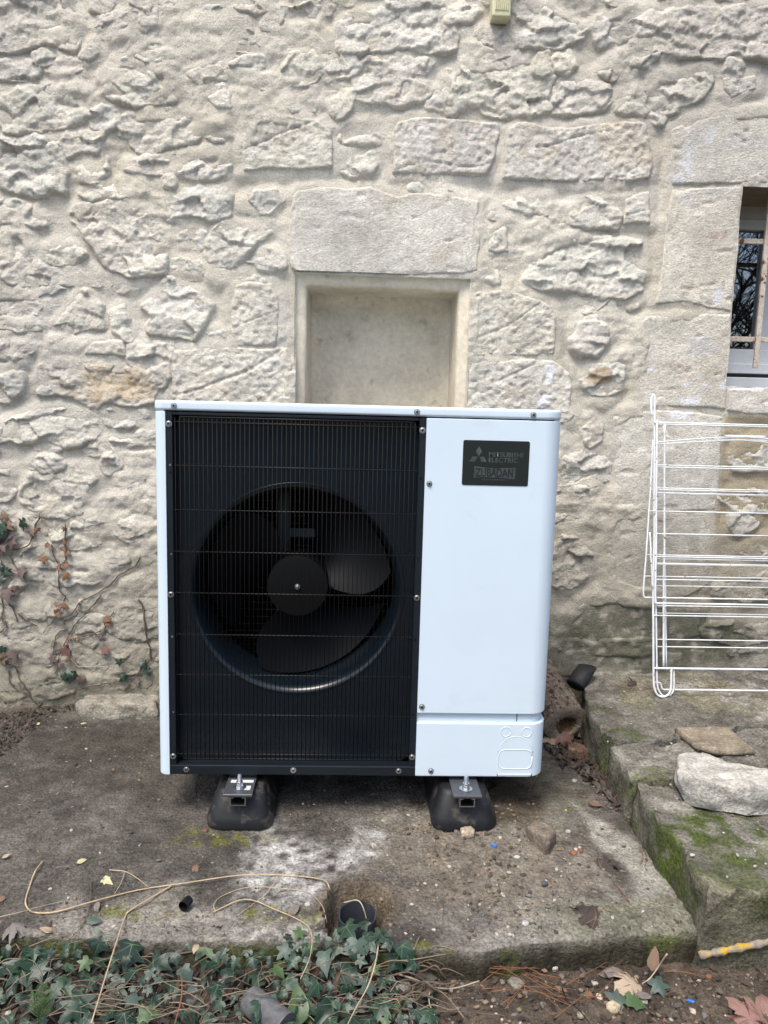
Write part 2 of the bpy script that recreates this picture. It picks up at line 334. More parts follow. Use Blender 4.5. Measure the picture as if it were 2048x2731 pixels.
# stones traced one by one: tile, style, projection mm, outline
# styles: r rough rubble, d pitted dressed block, f flat dressed block, k knob
ST = """
A r 20 0,-60 270,-60 285,0 300,40 320,110 322,205 250,165 180,165 110,180 40,200 -40,215 -40,-40
A k 16 410,-20 462,-20 455,35 415,40
A r 18 440,90 480,65 540,75 600,60 665,50 665,100 590,140 520,158 455,150 432,125
A r 12 570,-40 770,-40 720,30 640,50 580,40
A r 15 830,90 880,60 950,35 1000,55 1060,95 1070,140 1000,130 920,115 850,110
A r 14 1140,85 1200,50 1290,60 1370,10 1435,35 1400,50 1300,95 1260,120 1150,118
A r 26 1475,100 1520,70 1600,60 1680,10 1800,5 1890,10 1930,80 1954,150 1945,210 1860,222 1780,180 1700,190 1640,205 1560,212 1480,205
A r 14 1020,-40 1160,-40 1165,15 1120,25 1040,20
A r 18 540,275 580,230 600,190 640,160 720,165 790,180 850,170 920,195 948,215 880,240 800,235 720,245 640,270 570,282
A r 15 830,325 860,300 900,290 960,270 1000,260 1000,290 960,320 900,335 860,335
A r 18 860,352 900,337 950,350 985,410 995,450 950,448 900,405 870,382
A r 15 -30,285 60,270 140,280 165,300 130,330 80,322 -30,320
A k 12 170,240 200,230 212,255 180,262
A r 10 210,282 280,263 355,268 350,292 280,304 220,298
A k 12 375,245 398,200 420,180 417,218 390,252
A r 18 480,330 560,320 640,310 720,295 745,300 745,425 690,435 640,428 580,447 530,432 470,385 450,342
A r 22 -30,400 60,385 140,370 230,400 330,390 400,430 402,470 340,500 240,530 140,550 90,562 40,548 15,512 -30,480
A r 16 398,492 440,465 490,482 512,545 470,545 420,522
A r 18 272,612 330,590 400,575 440,568 432,602 412,645 360,632 300,652
A r 18 520,522 560,495 640,488 700,480 800,488 850,470 862,510 875,545 800,610 720,612 660,640 600,632 570,602 540,572
A r 15 890,500 940,530 970,590 930,600 895,562
A d 12 1050,600 1085,520 1120,490 1260,500 1370,518 1430,568 1440,640 1437,732 1300,738 1150,738 1050,742 1040,670
A k 16 1235,332 1235,290 1260,250 1310,240 1350,245 1367,300 1352,338 1280,347
A k 14 1405,322 1410,270 1440,255 1520,250 1537,290 1522,315 1450,315 1420,342
A r 10 1008,292 1060,260 1132,258 1102,302 1040,314
A r 12 980,165 1040,158 1120,168 1190,150 1260,158 1285,182 1200,188 1100,202 1000,194
A k 14 1440,470 1450,420 1490,388 1518,400 1502,452 1462,492
A r 18 1540,290 1600,265 1659,265 1720,245 1800,240 1862,270 1830,300 1740,312 1690,335 1830,380 1842,402 1770,422 1690,442 1600,418 1545,412
A r 9 1250,442 1320,440 1380,402 1392,432 1340,462 1270,472
A r 22 -30,610 70,600 160,592 220,618 250,668 272,740 267,802 200,802 160,832 80,822 20,792 -30,700
A r 13 340,722 400,700 442,690 452,742 410,772 360,762
A r 15 560,717 620,690 700,680 820,668 900,650 975,638 987,700 960,747 890,762 800,742 700,728 600,732
A r 14 370,832 420,802 500,800 560,780 602,788 607,832 540,842 460,838 400,852
A k 8 700,790 740,768 744,800 710,804
A r 15 690,882 760,840 860,808 960,822 982,850 977,917 900,932 820,912 750,932 720,912
A r 10 1030,882 1090,850 1180,838 1212,860 1150,892 1080,902
A r 17 -30,890 70,878 160,903 192,962 120,957 40,942 -30,942
A r 22 330,912 430,890 540,878 600,898 660,948 692,1000 707,1080 702,1157 560,1172 470,1132 420,1062 370,992
A r 13 905,1092 930,1010 970,963 1060,990 1140,968 1154,1000 1080,1052 1020,1132 930,1142
A f 15 1268,850 1290,825 1400,812 1500,820 1600,812 1680,842 1720,856 1800,840 1930,848 2068,872 2066,960 2070,1040 2064,1120 2062,1172 2000,1184 1900,1184 1700,1192 1560,1198 1420,1194 1300,1186 1262,1160 1244,1092 1246,1010 1256,930
B r 14 280,92 310,60 340,20 390,-20 402,30 360,82
B r 20 345,150 420,128 480,140 545,160 557,212 520,232 470,252 410,222 370,202
B r 16 562,30 600,-20 680,36 720,60 780,90 852,130 842,152 760,182 650,192 580,192 562,120
B r 15 900,132 930,80 1000,50 1060,38 1064,130 1000,172 930,177
B r 25 1080,102 1140,50 1200,58 1260,48 1350,50 1450,58 1550,40 1700,50 1700,235 1580,222 1520,204 1440,237 1320,222 1220,222 1160,204 1100,172
B k 14 1060,232 1080,190 1130,198 1164,240 1132,282 1080,264
B r 22 280,310 350,280 440,288 540,268 640,243 702,233 722,260 717,330 702,400 707,462 640,482 540,487 450,482 430,452 370,442 290,472 268,402
B r 13 190,442 230,400 288,398 290,462 300,482 230,457
B r 17 750,370 790,350 830,358 900,338 950,378 967,420 930,452 850,462 780,477 738,467 748,410
B k 10 750,250 790,238 807,280 780,307 755,292
B r 13 930,312 950,280 1000,248 1050,243 1064,265 1010,287 980,322
B r 14 1010,457 1008,410 1060,378 1102,398 1104,450 1122,477 1060,478
B r 15 1160,340 1200,318 1280,330 1390,288 1404,320 1360,392 1290,432 1240,472 1180,462 1148,402
B k 11 1470,312 1480,273 1532,283 1522,322 1480,332
B d 13 1465,340 1600,328 1608,392 1560,402 1500,432 1463,392
B d 14 40,570 60,530 150,508 300,518 490,533 502,560 482,680 440,755 300,757 150,757 38,752
B d 17 530,560 580,530 690,548 790,558 900,540 1040,528 1127,540 1142,600 1158,700 1142,772 1060,792 950,787 850,802 740,792 600,782 510,772 520,660
B r 15 480,922 560,870 640,833 722,843 718,912 650,892 600,922 550,937
B k 18 818,932 830,890 870,863 930,868 960,905 1002,925 987,967 900,970 820,962
B d 13 1040,870 1080,848 1142,828 1147,972 1080,972 1030,970
B d 14 450,1060 470,1010 532,968 537,1092 480,1100 446,1092
B r 7 130,802 250,813 332,850 280,867 200,852
B f 8 1240,562 1320,530 1420,510 1540,490 1700,468 1700,792 1548,792 1245,795
D r 16 640,200 660,110 760,58 850,48 960,58 1100,78 1127,180 1102,262 1030,292 900,282 820,257 700,257 620,242
D d 11 372,330 400,290 520,278 620,308 720,348 747,400 742,490 732,562 620,568 500,562 372,572
D d 11 365,640 380,592 600,577 730,590 800,638 812,700 802,780 822,822 790,860 360,860
D k 22 830,482 850,420 900,398 937,440 952,490 912,542 860,537 833,512
D k 18 868,660 900,618 960,598 1012,618 1017,692 960,717 900,717
D f 8 1250,-150 1538,-165 1526,100 1500,375 1380,352 1290,332 1168,342 1190,250 1210,100 1225,-60
D f 7 1113,425 1140,400 1300,386 1494,386 1484,600 1474,792 1300,786 1103,777 1093,600
D k 12 858,862 900,828 932,870 932,912 880,932
D r 15 770,1012 850,978 920,998 957,1040 952,1092 870,1122 830,1160 765,1160
D f 7 990,830 1060,800 1200,802 1330,807 1460,832 1452,960 1442,1134 1424,1232 1250,1238 1000,1232 988,960
D f 10 1480,707 1659,707 2000,707 2000,800 1600,818 1482,802
D r 12 1500,992 1560,950 1659,958 1800,970 1790,1032 1640,1042 1520,1032
C r 17 20,30 90,8 130,50 150,110 165,150 212,198 207,234 110,237 40,217 25,130
C r 12 212,200 300,190 420,198 428,242 330,238 240,238
C d 8 1010,262 1080,245 1172,248 1200,300 1202,480 1190,522 1000,524 998,400
C d 9 750,542 900,530 1240,535 1264,600 1266,860 900,860 745,860 743,640
C r 18 640,352 680,310 730,238 790,260 860,298 892,350 872,422 830,472 740,457 660,442 690,392
C k 13 490,382 520,358 562,440 564,487 520,452
C r 15 260,422 290,370 340,308 380,298 422,350 432,420 380,424 330,442
C r 17 -30,300 60,288 130,308 182,350 172,432 90,442 -30,422
C k 12 -30,460 30,468 32,512 -30,522
C k 12 40,547 60,520 130,503 134,532 80,562
C d 10 240,505 340,503 352,542 290,538 240,532
C d 11 370,510 440,498 530,498 557,572 460,562 365,557
C r 10 570,510 660,508 737,528 732,572 660,602 600,592 565,562
C o 20 180,622 200,585 280,588 380,598 500,608 590,608 642,640 662,690 652,747 560,757 480,747 420,777 370,757 320,727 250,702 178,712
C k 12 -30,680 60,648 92,660 82,712 20,732 -30,732
C k 10 660,642 710,618 718,660 690,682
C r 18 -30,880 60,850 170,793 260,788 380,818 412,850 402,902 340,932 280,937 200,912 120,912 -30,912
C k 9 600,912 650,880 680,895 662,917
C k 12 150,1032 180,988 230,998 253,1030 190,1052
C k 8 470,1000 502,1030 470,1052 455,1030
C k 9 540,1080 602,1088 604,1122 540,1112
E r 17 110,0 140,-42 230,-78 380,-88 403,-42 352,20 350,92 280,112 180,102 120,52
E k 17 510,182 540,148 600,143 638,175 612,207 550,217
E k 13 463,302 490,278 540,283 543,307 500,320
E r 8 350,122 420,108 442,140 380,154
E r 12 220,182 300,148 412,170 402,232 330,252 250,240
E r 19 100,302 130,258 240,288 420,328 442,380 380,402 290,407 200,382 110,372
E r 21 488,602 540,528 620,498 690,520 690,622 600,642 530,632
E r 13 200,502 300,473 342,500 300,542 230,552
E r 12 350,572 440,558 444,642 400,672 340,642
E k 14 518,752 550,723 592,733 582,772 540,774
E r 14 -30,600 60,558 120,588 202,640 150,692 60,682 -30,640
E r 12 130,862 200,780 290,798 312,862 220,892
E r 15 -30,862 100,850 152,932 60,982 -30,982
E r 12 560,420 640,380 690,400 690,440 600,450
E r 10 20,330 90,320 120,400 60,440 0,420
E r 10 420,690 520,660 560,700 500,730
F r 15 748,262 780,218 850,228 892,300 872,372 800,422 730,402
F f 6 970,110 1150,105 1400,112 1412,200 1402,420 1300,472 1100,462 970,432 958,260
F f 6 780,560 880,482 1000,470 1160,490 1372,500 1362,640 1150,680 900,690 745,682
F f 6 760,702 1160,690 1382,702 1382,812 1150,825 900,825 760,810
F k 13 1498,162 1520,118 1580,108 1594,150 1540,177
F r 12 1558,262 1640,228 1760,250 1760,302 1600,292
F r 14 1380,622 1420,578 1560,598 1700,578 1720,642 1500,662
F r 12 1430,400 1540,360 1700,380 1700,450 1560,470 1440,450
F r 12 1460,30 1560,10 1700,30 1680,80 1540,90
F r 11 1500,700 1600,680 1720,700 1720,790 1560,800
"""
PAINT = []
def paint_at(t, x, y, rx, ry, col, am, fr=40, amt=.5): 
    p = wxz(t, x, y); PAINT.append((p[0], p[1], rx, ry, col, am, fr, amt))
Wh = (.72, .72, .74)
for a in (('B', 1400, 590, .022, .03), ('B', 1315, 690, .02, .05), ('B', 1270, 775, .025, .018), ('D', 712, 640, .016, .03), ('D', 695, 770, .026, .02), ('D', 1285, 822, .05, .012),
          ('D', 1310, 762, .045, .012), ('D', 1157, 622, .014, .012), ('D', 1300, 690, .012, .008), ('D', 1570, 700, .12, .012), ('D', 1440, 320, .012, .03), ('F', 1090, 590, .018, .07), ('F', 1330, 300, .02, .10), ('F', 780, 640, .012, .05)):
    paint_at(*a, Wh if a[0] != 'F' else (.45, .42, .36), .9, 45, .9)
for a in (('B', 1530, 615, .06, .02), ('D', 1370, 520, .06, .03), ('D', 1300, -110, .03, .02)): paint_at(*a, (.50, .50, .53), .4, 20, .7)
for a in (('D', 1420, 55, .014, .018), ('D', 1465, 40, .008, .02)): paint_at(*a, (.36, .17, .08), .55, 110, 1.3)
paint_at('B', 1060, 620, .12, .08, (.52, .43, .32), .4, 14, .9); paint_at('D', 930, 660, .04, .03, (.42, .30, .17), .7, 30, .8)
def wall_paint(x, z, c):
    for cx, cz, rx, rz, col, am, fr, amt in PAINT:
        q = (np.abs(x-cx) < rx*2.4) & (np.abs(z-cz) < rz*2.4)
        if q.any():
            m_ = np.zeros(x.shape); m_[q] = am*blob(x[q], z[q], cx, cz, rx, rz, int(cx*1000) % 997+3, .25, amt, fr); c = mixc(c, col, m_)
    # algae on the damp render right of the unit, lichen-grey weathering and splash dirt with ragged outlines, lower wall also dimmed
    lw = fbm(x, z, 1.3, 4, 306); c = c*(1+.10*lw)[..., None]; c = mixc(c, (.44, .42, .38), .45*sst(.15, .55, fbm(x, z, 2.4, 5, 307)))
    gr = blob(x, z, .95, .45, .5, .28, 303, .5, .5, 5); c = mixc(c, (.33, .30, .245), .5*gr)
    bs = sst(.95, .1, z+.3*fbm(x, z, 4, 4, 304)); c = mixc(c, (.32, .295, .24), .8*bs)  # grime low down, with the lower wall's weaker light painted in
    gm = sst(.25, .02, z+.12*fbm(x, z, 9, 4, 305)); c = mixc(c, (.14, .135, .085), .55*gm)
    al = blob(x, z, 1.03, .28, .42, .15, 301, .35, .45, 7); c = mixc(c, (.10, .102, .07), .85*al*sst(-.9, .15, fbm(x, z, 34, 3, 302)))
    return c
PITS = []
stones = []
for ln in ST.strip().split('\n'):
    a = ln.split(); pts = np.array([wxz(a[0], *map(float, p.split(','))) for p in a[3:]])
    stones.append((pts, a[1], float(a[2])/1000))
# the wall goes on outside the picture
def rand_stone(cx, cz, w_, h_):
    n = random.randint(7, 10); o = []
    for i in range(n):
        a = 2*math.pi*i/n+random.uniform(-.2, .2); k = 1/max(abs(math.cos(a)), abs(math.sin(a)))**.6*random.uniform(.8, 1.05)
        o.append((cx+math.cos(a)*k*w_/2, cz+math.sin(a)*k*h_/2))
    return np.array(o[::-1])
for zrow in np.arange(.08, 2.9, .15):
    for x0, x1 in ((-2.2, -1.45), (2.25, 2.65)):
        x = x0
        while x < x1:
            w_ = random.uniform(.14, .3); stones.append((rand_stone(x+w_/2, zrow+random.uniform(-.02, .02), w_*.85, random.uniform(.09, .13)), 'r', .016)); x += w_
for zrow in (2.62, 2.78):
    x = -1.4
    while x < 2.2:
        w_ = random.uniform(.16, .32); stones.append((rand_stone(x+w_/2, zrow, w_*.85, .12), 'r', .017)); x += w_
# small packing stones between the traced ones
cgx, cgz = np.arange(-1.6, 1.6, .01), np.arange(0, 2.7, .01); CX, CZ = np.meshgrid(cgx, cgz); CD = np.full(CX.shape, -1.)
def occupy(p_):
    i0, i1 = np.searchsorted(cgx, [p_[:, 0].min()-.1, p_[:, 0].max()+.1]); j0, j1 = np.searchsorted(cgz, [p_[:, 1].min()-.1, p_[:, 1].max()+.1])
    if i1 > i0 and j1 > j0: s_ = np.s_[j0:j1, i0:i1]; CD[s_] = np.maximum(CD[s_], polysd(p_, CX[s_], CZ[s_]))
for p_, _, _ in stones: occupy(p_)
rf = random.Random(21)
for sz_, cnt in ((.20, 300), (.15, 400), (.11, 500), (.075, 500)):
    for _ in range(cnt):
        x, z = rf.uniform(-1.42, 1.25), rf.uniform(.06, 2.55)
        if x > .95 and z < 1.75 or (-.27 < x < .44 and .7 < z < 1.85) or (-.5 < x < .5 and z < 1.05): continue
        w_ = sz_*rf.uniform(.8, 1.25); h_ = w_*rf.uniform(.3, .55); q = rand_stone(x, z, w_, h_)
        k1 = np.r_[q[:, 0], x, x-w_*.3, x+w_*.3, x, x]; k2 = np.r_[q[:, 1], z, z, z, z-h_*.3, z+h_*.3]
        a_ = np.clip(((k1+1.6)/.01).astype(int), 0, len(cgx)-1); b_ = np.clip((k2/.01).astype(int), 0, len(cgz)-1)
        if CD[b_, a_].max() < -.010: stones.append((q, 'r', rf.uniform(.002, .007))); occupy(q)
wall = thing('stone_wall', (0, WY, 0), 'old pale limestone rubble wall with smeared beige mortar joints', 'wall')
D = np.full(GX.shape, -1.)
HM = np.full(GX.shape, -.02)
for k, (p, sty, pr) in enumerate(stones):
    mn, mx = p.min(0)-.09, p.max(0)+.09
    i0, i1 = np.searchsorted(gx, [mn[0], mx[0]]); j0, j1 = np.searchsorted(gz, [mn[1], mx[1]])
    if i1 <= i0 or j1 <= j0: continue
    s = np.s_[j0:j1, i0:i1]; D[s] = np.maximum(D[s], polysd(p, GX[s], GZZ[s]))
Dw = D+.008*fbm(GX, GZZ, 16, 3, 400)
mort = .0065*fbm(GX, GZZ, 3.0, 4, 401)+.0055*fbm(GX+.02*fbm(GX, GZZ, 9, 2, 409), GZZ*1.6, 12, 4, 402)+.0016*fbm(GX, GZZ, 80, 3, 403)
lumpy = np.maximum(sst(-.05, .35, fbm(GX, GZZ*1.25, 4.2, 3, 411)), .85*sst(.95, .7, GZZ)*sst(-.3, -.5, GX))*sst(1.16, 1.05, np.where(GZZ < 1.9, GX, 0))
mort = mort+lumpy*(.007*fbm(GX+.03*fbm(GX, GZZ, 6, 2, 412), GZZ*1.5, 9, 4, 413, .55, True)+.0045*fbm(GX, GZZ, 60, 4, 414, .65)+.004)
mort = mort+.0075*np.exp(-(np.minimum(Dw, 0)/.03)**2)*(.35+1.0*np.clip(fbm(GX, GZZ, 6, 2, 404)+.2, 0, 1))-.03*sst(.022, .055, Dw)
mort = mort-.006*sst(-.012, -.05, Dw)*(1-.6*lumpy)
flat = sst(1.24, 1.30, GX)*sst(1.16, 1.10, GZZ)
HM = np.maximum(HM, mort)
mc = np.array([.535, .505, .43])*(1+.12*fbm(GX, GZZ, 2.2, 4, 405)+.08*fbm(GX, GZZ, 14, 3, 406))[..., None]
mc = mixc(mc, (.50, .45, .355), .45*sst(.05, .5, fbm(GX, GZZ, 2.6, 4, 407))); mc = mixc(mc, (.59, .55, .48), .6*sst(.0, .5, fbm(GX, GZZ, 3.7, 4, 408)+.35*sst(1.5, 2.4, GZZ)))
mc = mixc(mc, (.33, .27, .17), .75*sst(1.295, 1.315, GX+.008*fbm(GX, GZZ, 12, 3, 410))*sst(1.13, 1.11, GZZ))
mc = mixc(mc, (.62, .575, .49), .7*lumpy*sst(-.2, .3, fbm(GX, GZZ, 24, 4, 415)))
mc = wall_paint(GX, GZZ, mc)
hole = ((GX > NI['x0']-.001) & (GX < NI['x1']+.001) & (GZZ > NI['z0']) & (GZZ < NI['z1'])) | ((GX > WI['x0']) & (GX < WI['x1']) & (GZZ > WI['z0']) & (GZZ < WI['z1']))
f = grid_faces(len(gz), len(gx)); hv = hole.ravel(); f = f[~(hv[f].all(1))]
V = np.stack([GX, WY-mort, GZZ], -1)
# snap the grid to the openings
for o_ in (NI, WI):
    for key, ax in (('x0', 0), ('x1', 0), ('z0', 2), ('z1', 2)):
        a_ = V[..., ax]; near = np.abs(a_-o_[key]) <= HS*.5001
        oth = 2 if ax == 0 else 0; lo, hi = (o_['z0'], o_['z1']) if ax == 0 else (o_['x0'], o_['x1'])
        V[..., ax] = np.where(near & (V[..., oth] > lo-HS) & (V[..., oth] < hi+HS), o_[key], a_)
me = mesh_from('mortar', V.reshape(-1, 3), f, MORTAR); setcol(me, np.clip(mc.reshape(-1, 3), .02, 1)); link('mortar', me, wall)
def add_stone(k, p, sty, pr):
    vis = p[:, 0].max() > -1.4 and p[:, 0].min() < 1.65 and p[:, 1].min() < 2.55; st = .0052 if vis else .014
    mn, mx = p.min(0)-.048, p.max(0)+.048
    x = np.arange(mn[0], mx[0]+st, st); z = np.arange(mn[1], mx[1]+st, st); X, Z = np.meshgrid(x, z); sz = (mx-mn)-.06
    wa = .004 if sty in 'f' else (.006 if sty == 'd' else .012)
    d = polysd(p, X+wa*fbm(X, Z, 18, 3, 500+k), Z+wa*fbm(X, Z, 18, 3, 900+k))
    d = d+(.029 if sty in 'rok' else .007)
    c = p.mean(0); u = (X-c[0])/sz[0]*2; v_ = (Z-c[1])/sz[1]*2; r = random.Random(k); tx, tz = r.uniform(-.4, .4), r.uniform(-.95, -.15)
    warp = .03*fbm(X, Z, 10, 3, 40+k)
    if sty in 'rok':
        bed = fbm(X*.45+warp, Z*1.5+warp, 16, 4, 60+k, ridge=True); fac = np.tanh(2.2*fbm(X+warp, Z-warp, 13, 5, 61+k, .6))*.6; pit = fbm(X, Z, 48, 4, 62+k, .62)
        nf = int(np.clip(sz[0]*sz[1]/.0022, 4, 46)); best = np.full(X.shape, 9.); facet = np.zeros(X.shape); Xw, Zw = X+.012*fbm(X, Z, 26, 3, 78+k), Z+.012*fbm(X, Z, 26, 3, 79+k)
        for _ in range(nf):
            qx, qz, ho, ta, tb = r.uniform(mn[0], mx[0]), r.uniform(mn[1], mx[1]), r.uniform(-.0042, .0042), r.uniform(-.13, .13), r.uniform(-.20, .10)
            dd = np.hypot((Xw-qx)*.75, (Zw-qz)*1.25); nb = dd < best; best = np.where(nb, dd, best); facet = np.where(nb, ho+ta*(Xw-qx)+tb*(Zw-qz), facet)
        dz_, dx_ = np.gradient(d, st); up = np.clip(-dz_*.8+.35*dx_*r.choice((-1, 1))+.5*vn2(X*9, Z*9, 77+k), -1, 1)      # +1 on the upper flank: mortar laps over it; -1 below: sharp ledge
        ew = np.interp(up, (-1, 0, 1), (.008, .016, min(.035, sz.min()*.3)))
        e = sst(-.006, ew, d+.006*fbm(X, Z, 30, 3, 75+k))**.8
        am = .0035
        h = -.016+(.016+pr*(.46+.32*(tx*u+tz*v_)))*e+(am*fac+facet+.0028*bed+.0042*pit+.0026*fbm(X, Z, 105, 3, 80+k, .6))*sst(-.002, .02, d)
        step = vn2(X*7+warp*30, Z*20+warp*40, 63+k); h = h+.003*np.sign(step)*sst(.05, .25, np.abs(step))*sst(0, .02, d)
        if sty == 'k': h = h+.006*np.sqrt(np.clip(1-(u*u+v_*v_)*.5, 0, 1))
    elif sty == 'd':
        e = sst(-.003, .012, d); pit = fbm(X, Z*1.25, 60, 4, 62+k, .62)
        h = -.016+(.016+pr)*e+(.0035*fbm(X, Z, 9, 4, 61+k)+.0058*pit-.004*sst(.25, .6, fbm(X, Z, 34, 3, 66+k)))*sst(-.002, .015, d)
        gr_ = np.abs(np.sin((Z-.45*X)*18+3*fbm(X, Z, 2, 2, 65+k)+k)); h = h-.006*sst(.10, .0, gr_)*sst(.1, .4, fbm(X, Z, 5, 2, 67+k)+.25)*sst(0, .02, d)
    else:
        e = sst(-.003, .009, d); pit = fbm(X, Z, 40, 4, 62+k)
        h = -.016+(.016+pr)*e+(.0024*fbm(X, Z, 6, 3, 61+k)+.0013*fbm(X, Z, 90, 3, 69+k, .65)+.0012*pit-.004*sst(.45, .7, fbm(X*.6, Z*1.4, 22, 3, 64+k)))*sst(-.002, .015, d)
        e2 = fbm(X, Z, 12, 3, 68+k); h = h-.010*sst(.25, .6, e2)*sst(.03, .0, d)
    # keep clear of the openings
    for o_ in (NI, WI):
        ins = (X > o_['x0']-.0005) & (X < o_['x1']+.0005) & (Z > o_['z0']) & (Z < o_['z1']+.0005); h = np.where(ins, -.05, h); d = np.where(ins, -1, d)
    keep = d > -.010; ff = grid_faces(len(z), len(x)); ff = ff[keep.ravel()[ff].all(1)]
    if not len(ff): return
    used = np.unique(ff); mp = np.zeros(X.size, int); mp[used] = np.arange(len(used))
    base = np.array([.60, .575, .51]) if sty != 'f' else np.array([.62, .592, .525])
    base = base*(1+r.uniform(-.08, .05)); base = base*np.array([1+r.uniform(-.01, .02), 1, 1+r.uniform(-.05, .02)])
    n = fbm(X, Z, 7, 4, 70+k); n2 = fbm(X, Z, 34, 4, 71+k)
    cc = base*(1+.12*n+.16*n2)[..., None]
    cc = mixc(cc, (.48, .41, .315), .4*sst(.15, .6, fbm(X, Z, 11, 4, 72+k))); cc = mixc(cc, (.68, .65, .59), .4*sst(.1, .5, fbm(X, Z, 9, 4, 73+k)))
    cc = mixc(cc, (.33, .285, .225), .45*sst(.42, .75, fbm(X, Z, 50, 3, 74+k)))
    if sty == 'o': cc = mixc(cc, (.46, .36, .22), .6*sst(-.25, .35, n+.3)*sst(.002, .035, d)); cc = mixc(cc, (.38, .23, .11), .4*sst(.15, .5, n2))
    cc = mixc(cc, (.56, .525, .445), .85*sst(.03, .0, d+.02*fbm(X, Z, 14, 3, 76+k)))
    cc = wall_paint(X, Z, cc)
    Y = WY-h; v3 = np.stack([X, Y, Z], -1).reshape(-1, 3)[used]
    me = mesh_from('stone', v3, mp[ff], STONE); setcol(me, np.clip(cc.reshape(-1, 3)[used], .02, 1)); link('stone', me, wall)
    if vis:
        ii = np.clip(((X-HX0)/HS+.5).astype(int), 0, len(gx)-1); jj = np.clip(((Z-HZ0)/HS+.5).astype(int), 0, len(gz)-1)
        np.maximum.at(HM, (jj[keep], ii[keep]), h[keep])
for k, (p, sty, pr) in enumerate(stones): add_stone(k, p, sty, pr)
def wall_y(x, z):
    i = int(np.clip((x-HX0)/HS, 2, len(gx)-3)); j = int(np.clip((z-HZ0)/HS, 2, len(gz)-3)); return WY-float(HM[j-1:j+2, i-1:i+2].max())

# niche: plastered splayed border and recess
PLAST = pmat('niche_plaster', col=(.69, .625, .50), rough=.93, var=.16, vscale=5, fine=.10, fscale=60, bump=.5, bscale=50, bdist=.005, spec=.15, spots=(17, .60, .74, (.46, .40, .30)), bump2=(200, .2, .002))
def niche():
    x0, x1, z1, z0 = NI['x0'], NI['x1'], NI['z1'], NI['z0']; N = 60
    def ring(ix, iz, y, n=N):
        a, b, c = x0+ix, x1-ix, z1-iz; o = []
        for t in np.linspace(0, 1, n): o.append((a, y, z0+(c-z0)*t))
        for t in np.linspace(0, 1, n)[1:-1]: o.append((a+(b-a)*t, y, c))
        for t in np.linspace(1, 0, n): o.append((b, y, z0+(c-z0)*t))
        return o
    prof = [(-.002, -.002, WY-.006), (.001, .001, WY+.006), (.004, .005, WY+.012), (.012, .014, WY+.016), (.022, .026, WY+.019), (.032, .036, WY+.023), (.036, .040, WY+.028), (.038, .043, WY+.036)]
    for t in np.linspace(.1, 1, 10): prof.append((.038+.006*t, .043+.004*t, WY+.036+.20*t))
    V = np.array([ring(*q) for q in prof])
    V[..., 0] += .0025*fbm(V[..., 1]*3, V[..., 2], 9, 4, 601); V[..., 2] += .006*fbm(V[..., 0], V[..., 1]*2, 7, 4, 602); V[..., 1] += .003*fbm(V[..., 0], V[..., 2], 8, 4, 603)
    f = grid_faces(V.shape[0], V.shape[1])
    obj('niche_reveal', V.reshape(-1, 3), f, PLAST, wall)
    xs_ = np.linspace(x0+.035, x1-.035, 60); zs_ = np.linspace(z0-.05, z1-.03, 90); X, Z = np.meshgrid(xs_, zs_)
    Y = WY+.228+.004*fbm(X, Z, 4, 4, 604)-.03*sst(.05, .0, np.minimum(np.minimum(X-xs_[0], xs_[-1]-X), zs_[-1]-Z)-.006)
    obj('niche_back', np.stack([X, Y, Z], -1).reshape(-1, 3), grid_faces(90, 60), PLAST, wall)
    MB().box(x0+.02, x1-.02, WY+.0, WY+.26, z0-.06, z0-.002).build('niche_sill', PLAST, wall)
niche()
# window reveal (part of the wall), dark room behind
REV = pmat('reveal_render', col=(.25, .21, .15), rough=.95, var=.2, vscale=10, bump=.4, bscale=60, bdist=.004)
rv = MB(); x0, x1, z0, z1 = WI['x0'], WI['x1'], WI['z0'], WI['z1']
rv.box(x0-.05, x0-.001, WY+.004, WY+.42, z0-.05, z1+.05); rv.box(x1+.001, x1+.05, WY+.004, WY+.42, z0-.05, z1+.05)
rv.box(x0-.001, x1+.001, WY+.004, WY+.42, z1+.001, z1+.06); rv.box(x0-.001, x1+.001, WY+.004, WY+.42, z0-.06, z0-.001)
rv.build('window_reveal', REV, wall)
# back of the wall so that no light leaks through
MB().box(HX0, HX1, WY+.45, WY+.5, HZ0, HZ1).build('wall_core', REV, wall)

# ------------------------------------------------------------------ window with frame, panes, sill; iron grille
PVC = pmat('white_pvc', col=(.62, .66, .70), rough=.35, var=.05, fine=.03, bump=0, spec=.5)
GLASS = pmat('dark_window_glass', col=(.26, .28, .30), rough=.012, var=0, fine=0, bump=0, spec=.5, metal=1.)
IRON = pmat('flaking_cream_iron', col=(.50, .44, .37), rough=.7, var=.15, fine=.2, bump=.4, bscale=90, spots=(38, .56, .62, (.13, .055, .025)))
wy = WY+.26
win = thing('window', (x0, wy, z0), 'white framed window with dark reflecting panes in stone opening at right', 'window')
def pw(px, py, y): return onp(px, py, (0, 1, 0), y)
zt1 = pw(2000, 550, wy)[2]; zt0 = pw(2000, 612, wy)[2]; zb1 = pw(2000, 932, wy)[2]; zb0 = pw(2000, 1006, wy)[2]
fr = MB(); fr.box(x0, x1, wy, wy+.06, zt0, z1+.02); fr.box(x0, x1, wy-.004, wy+.02, zt0+.03, zt0+.036)
fr.box(x0, x1, wy-.01, wy+.06, zb0+.02, zb1); fr.box(x0, x1, wy-.022, wy+.06, zb0+.012, zb0+.05); fr.box(x0, x0+.045, wy+.004, wy+.058, zb1, zt0)
fr.box(x1-.07, x1, wy+.004, wy+.058, zb1, zt0); xm = pw(2046, 800, wy)[0]
fr.build('frame', PVC, win, bev=.003)
MB().box(xm-.025, xm+.045, wy+.006, wy+.056, zb1, zt0).build('mullion', PVC, win, bev=.003)
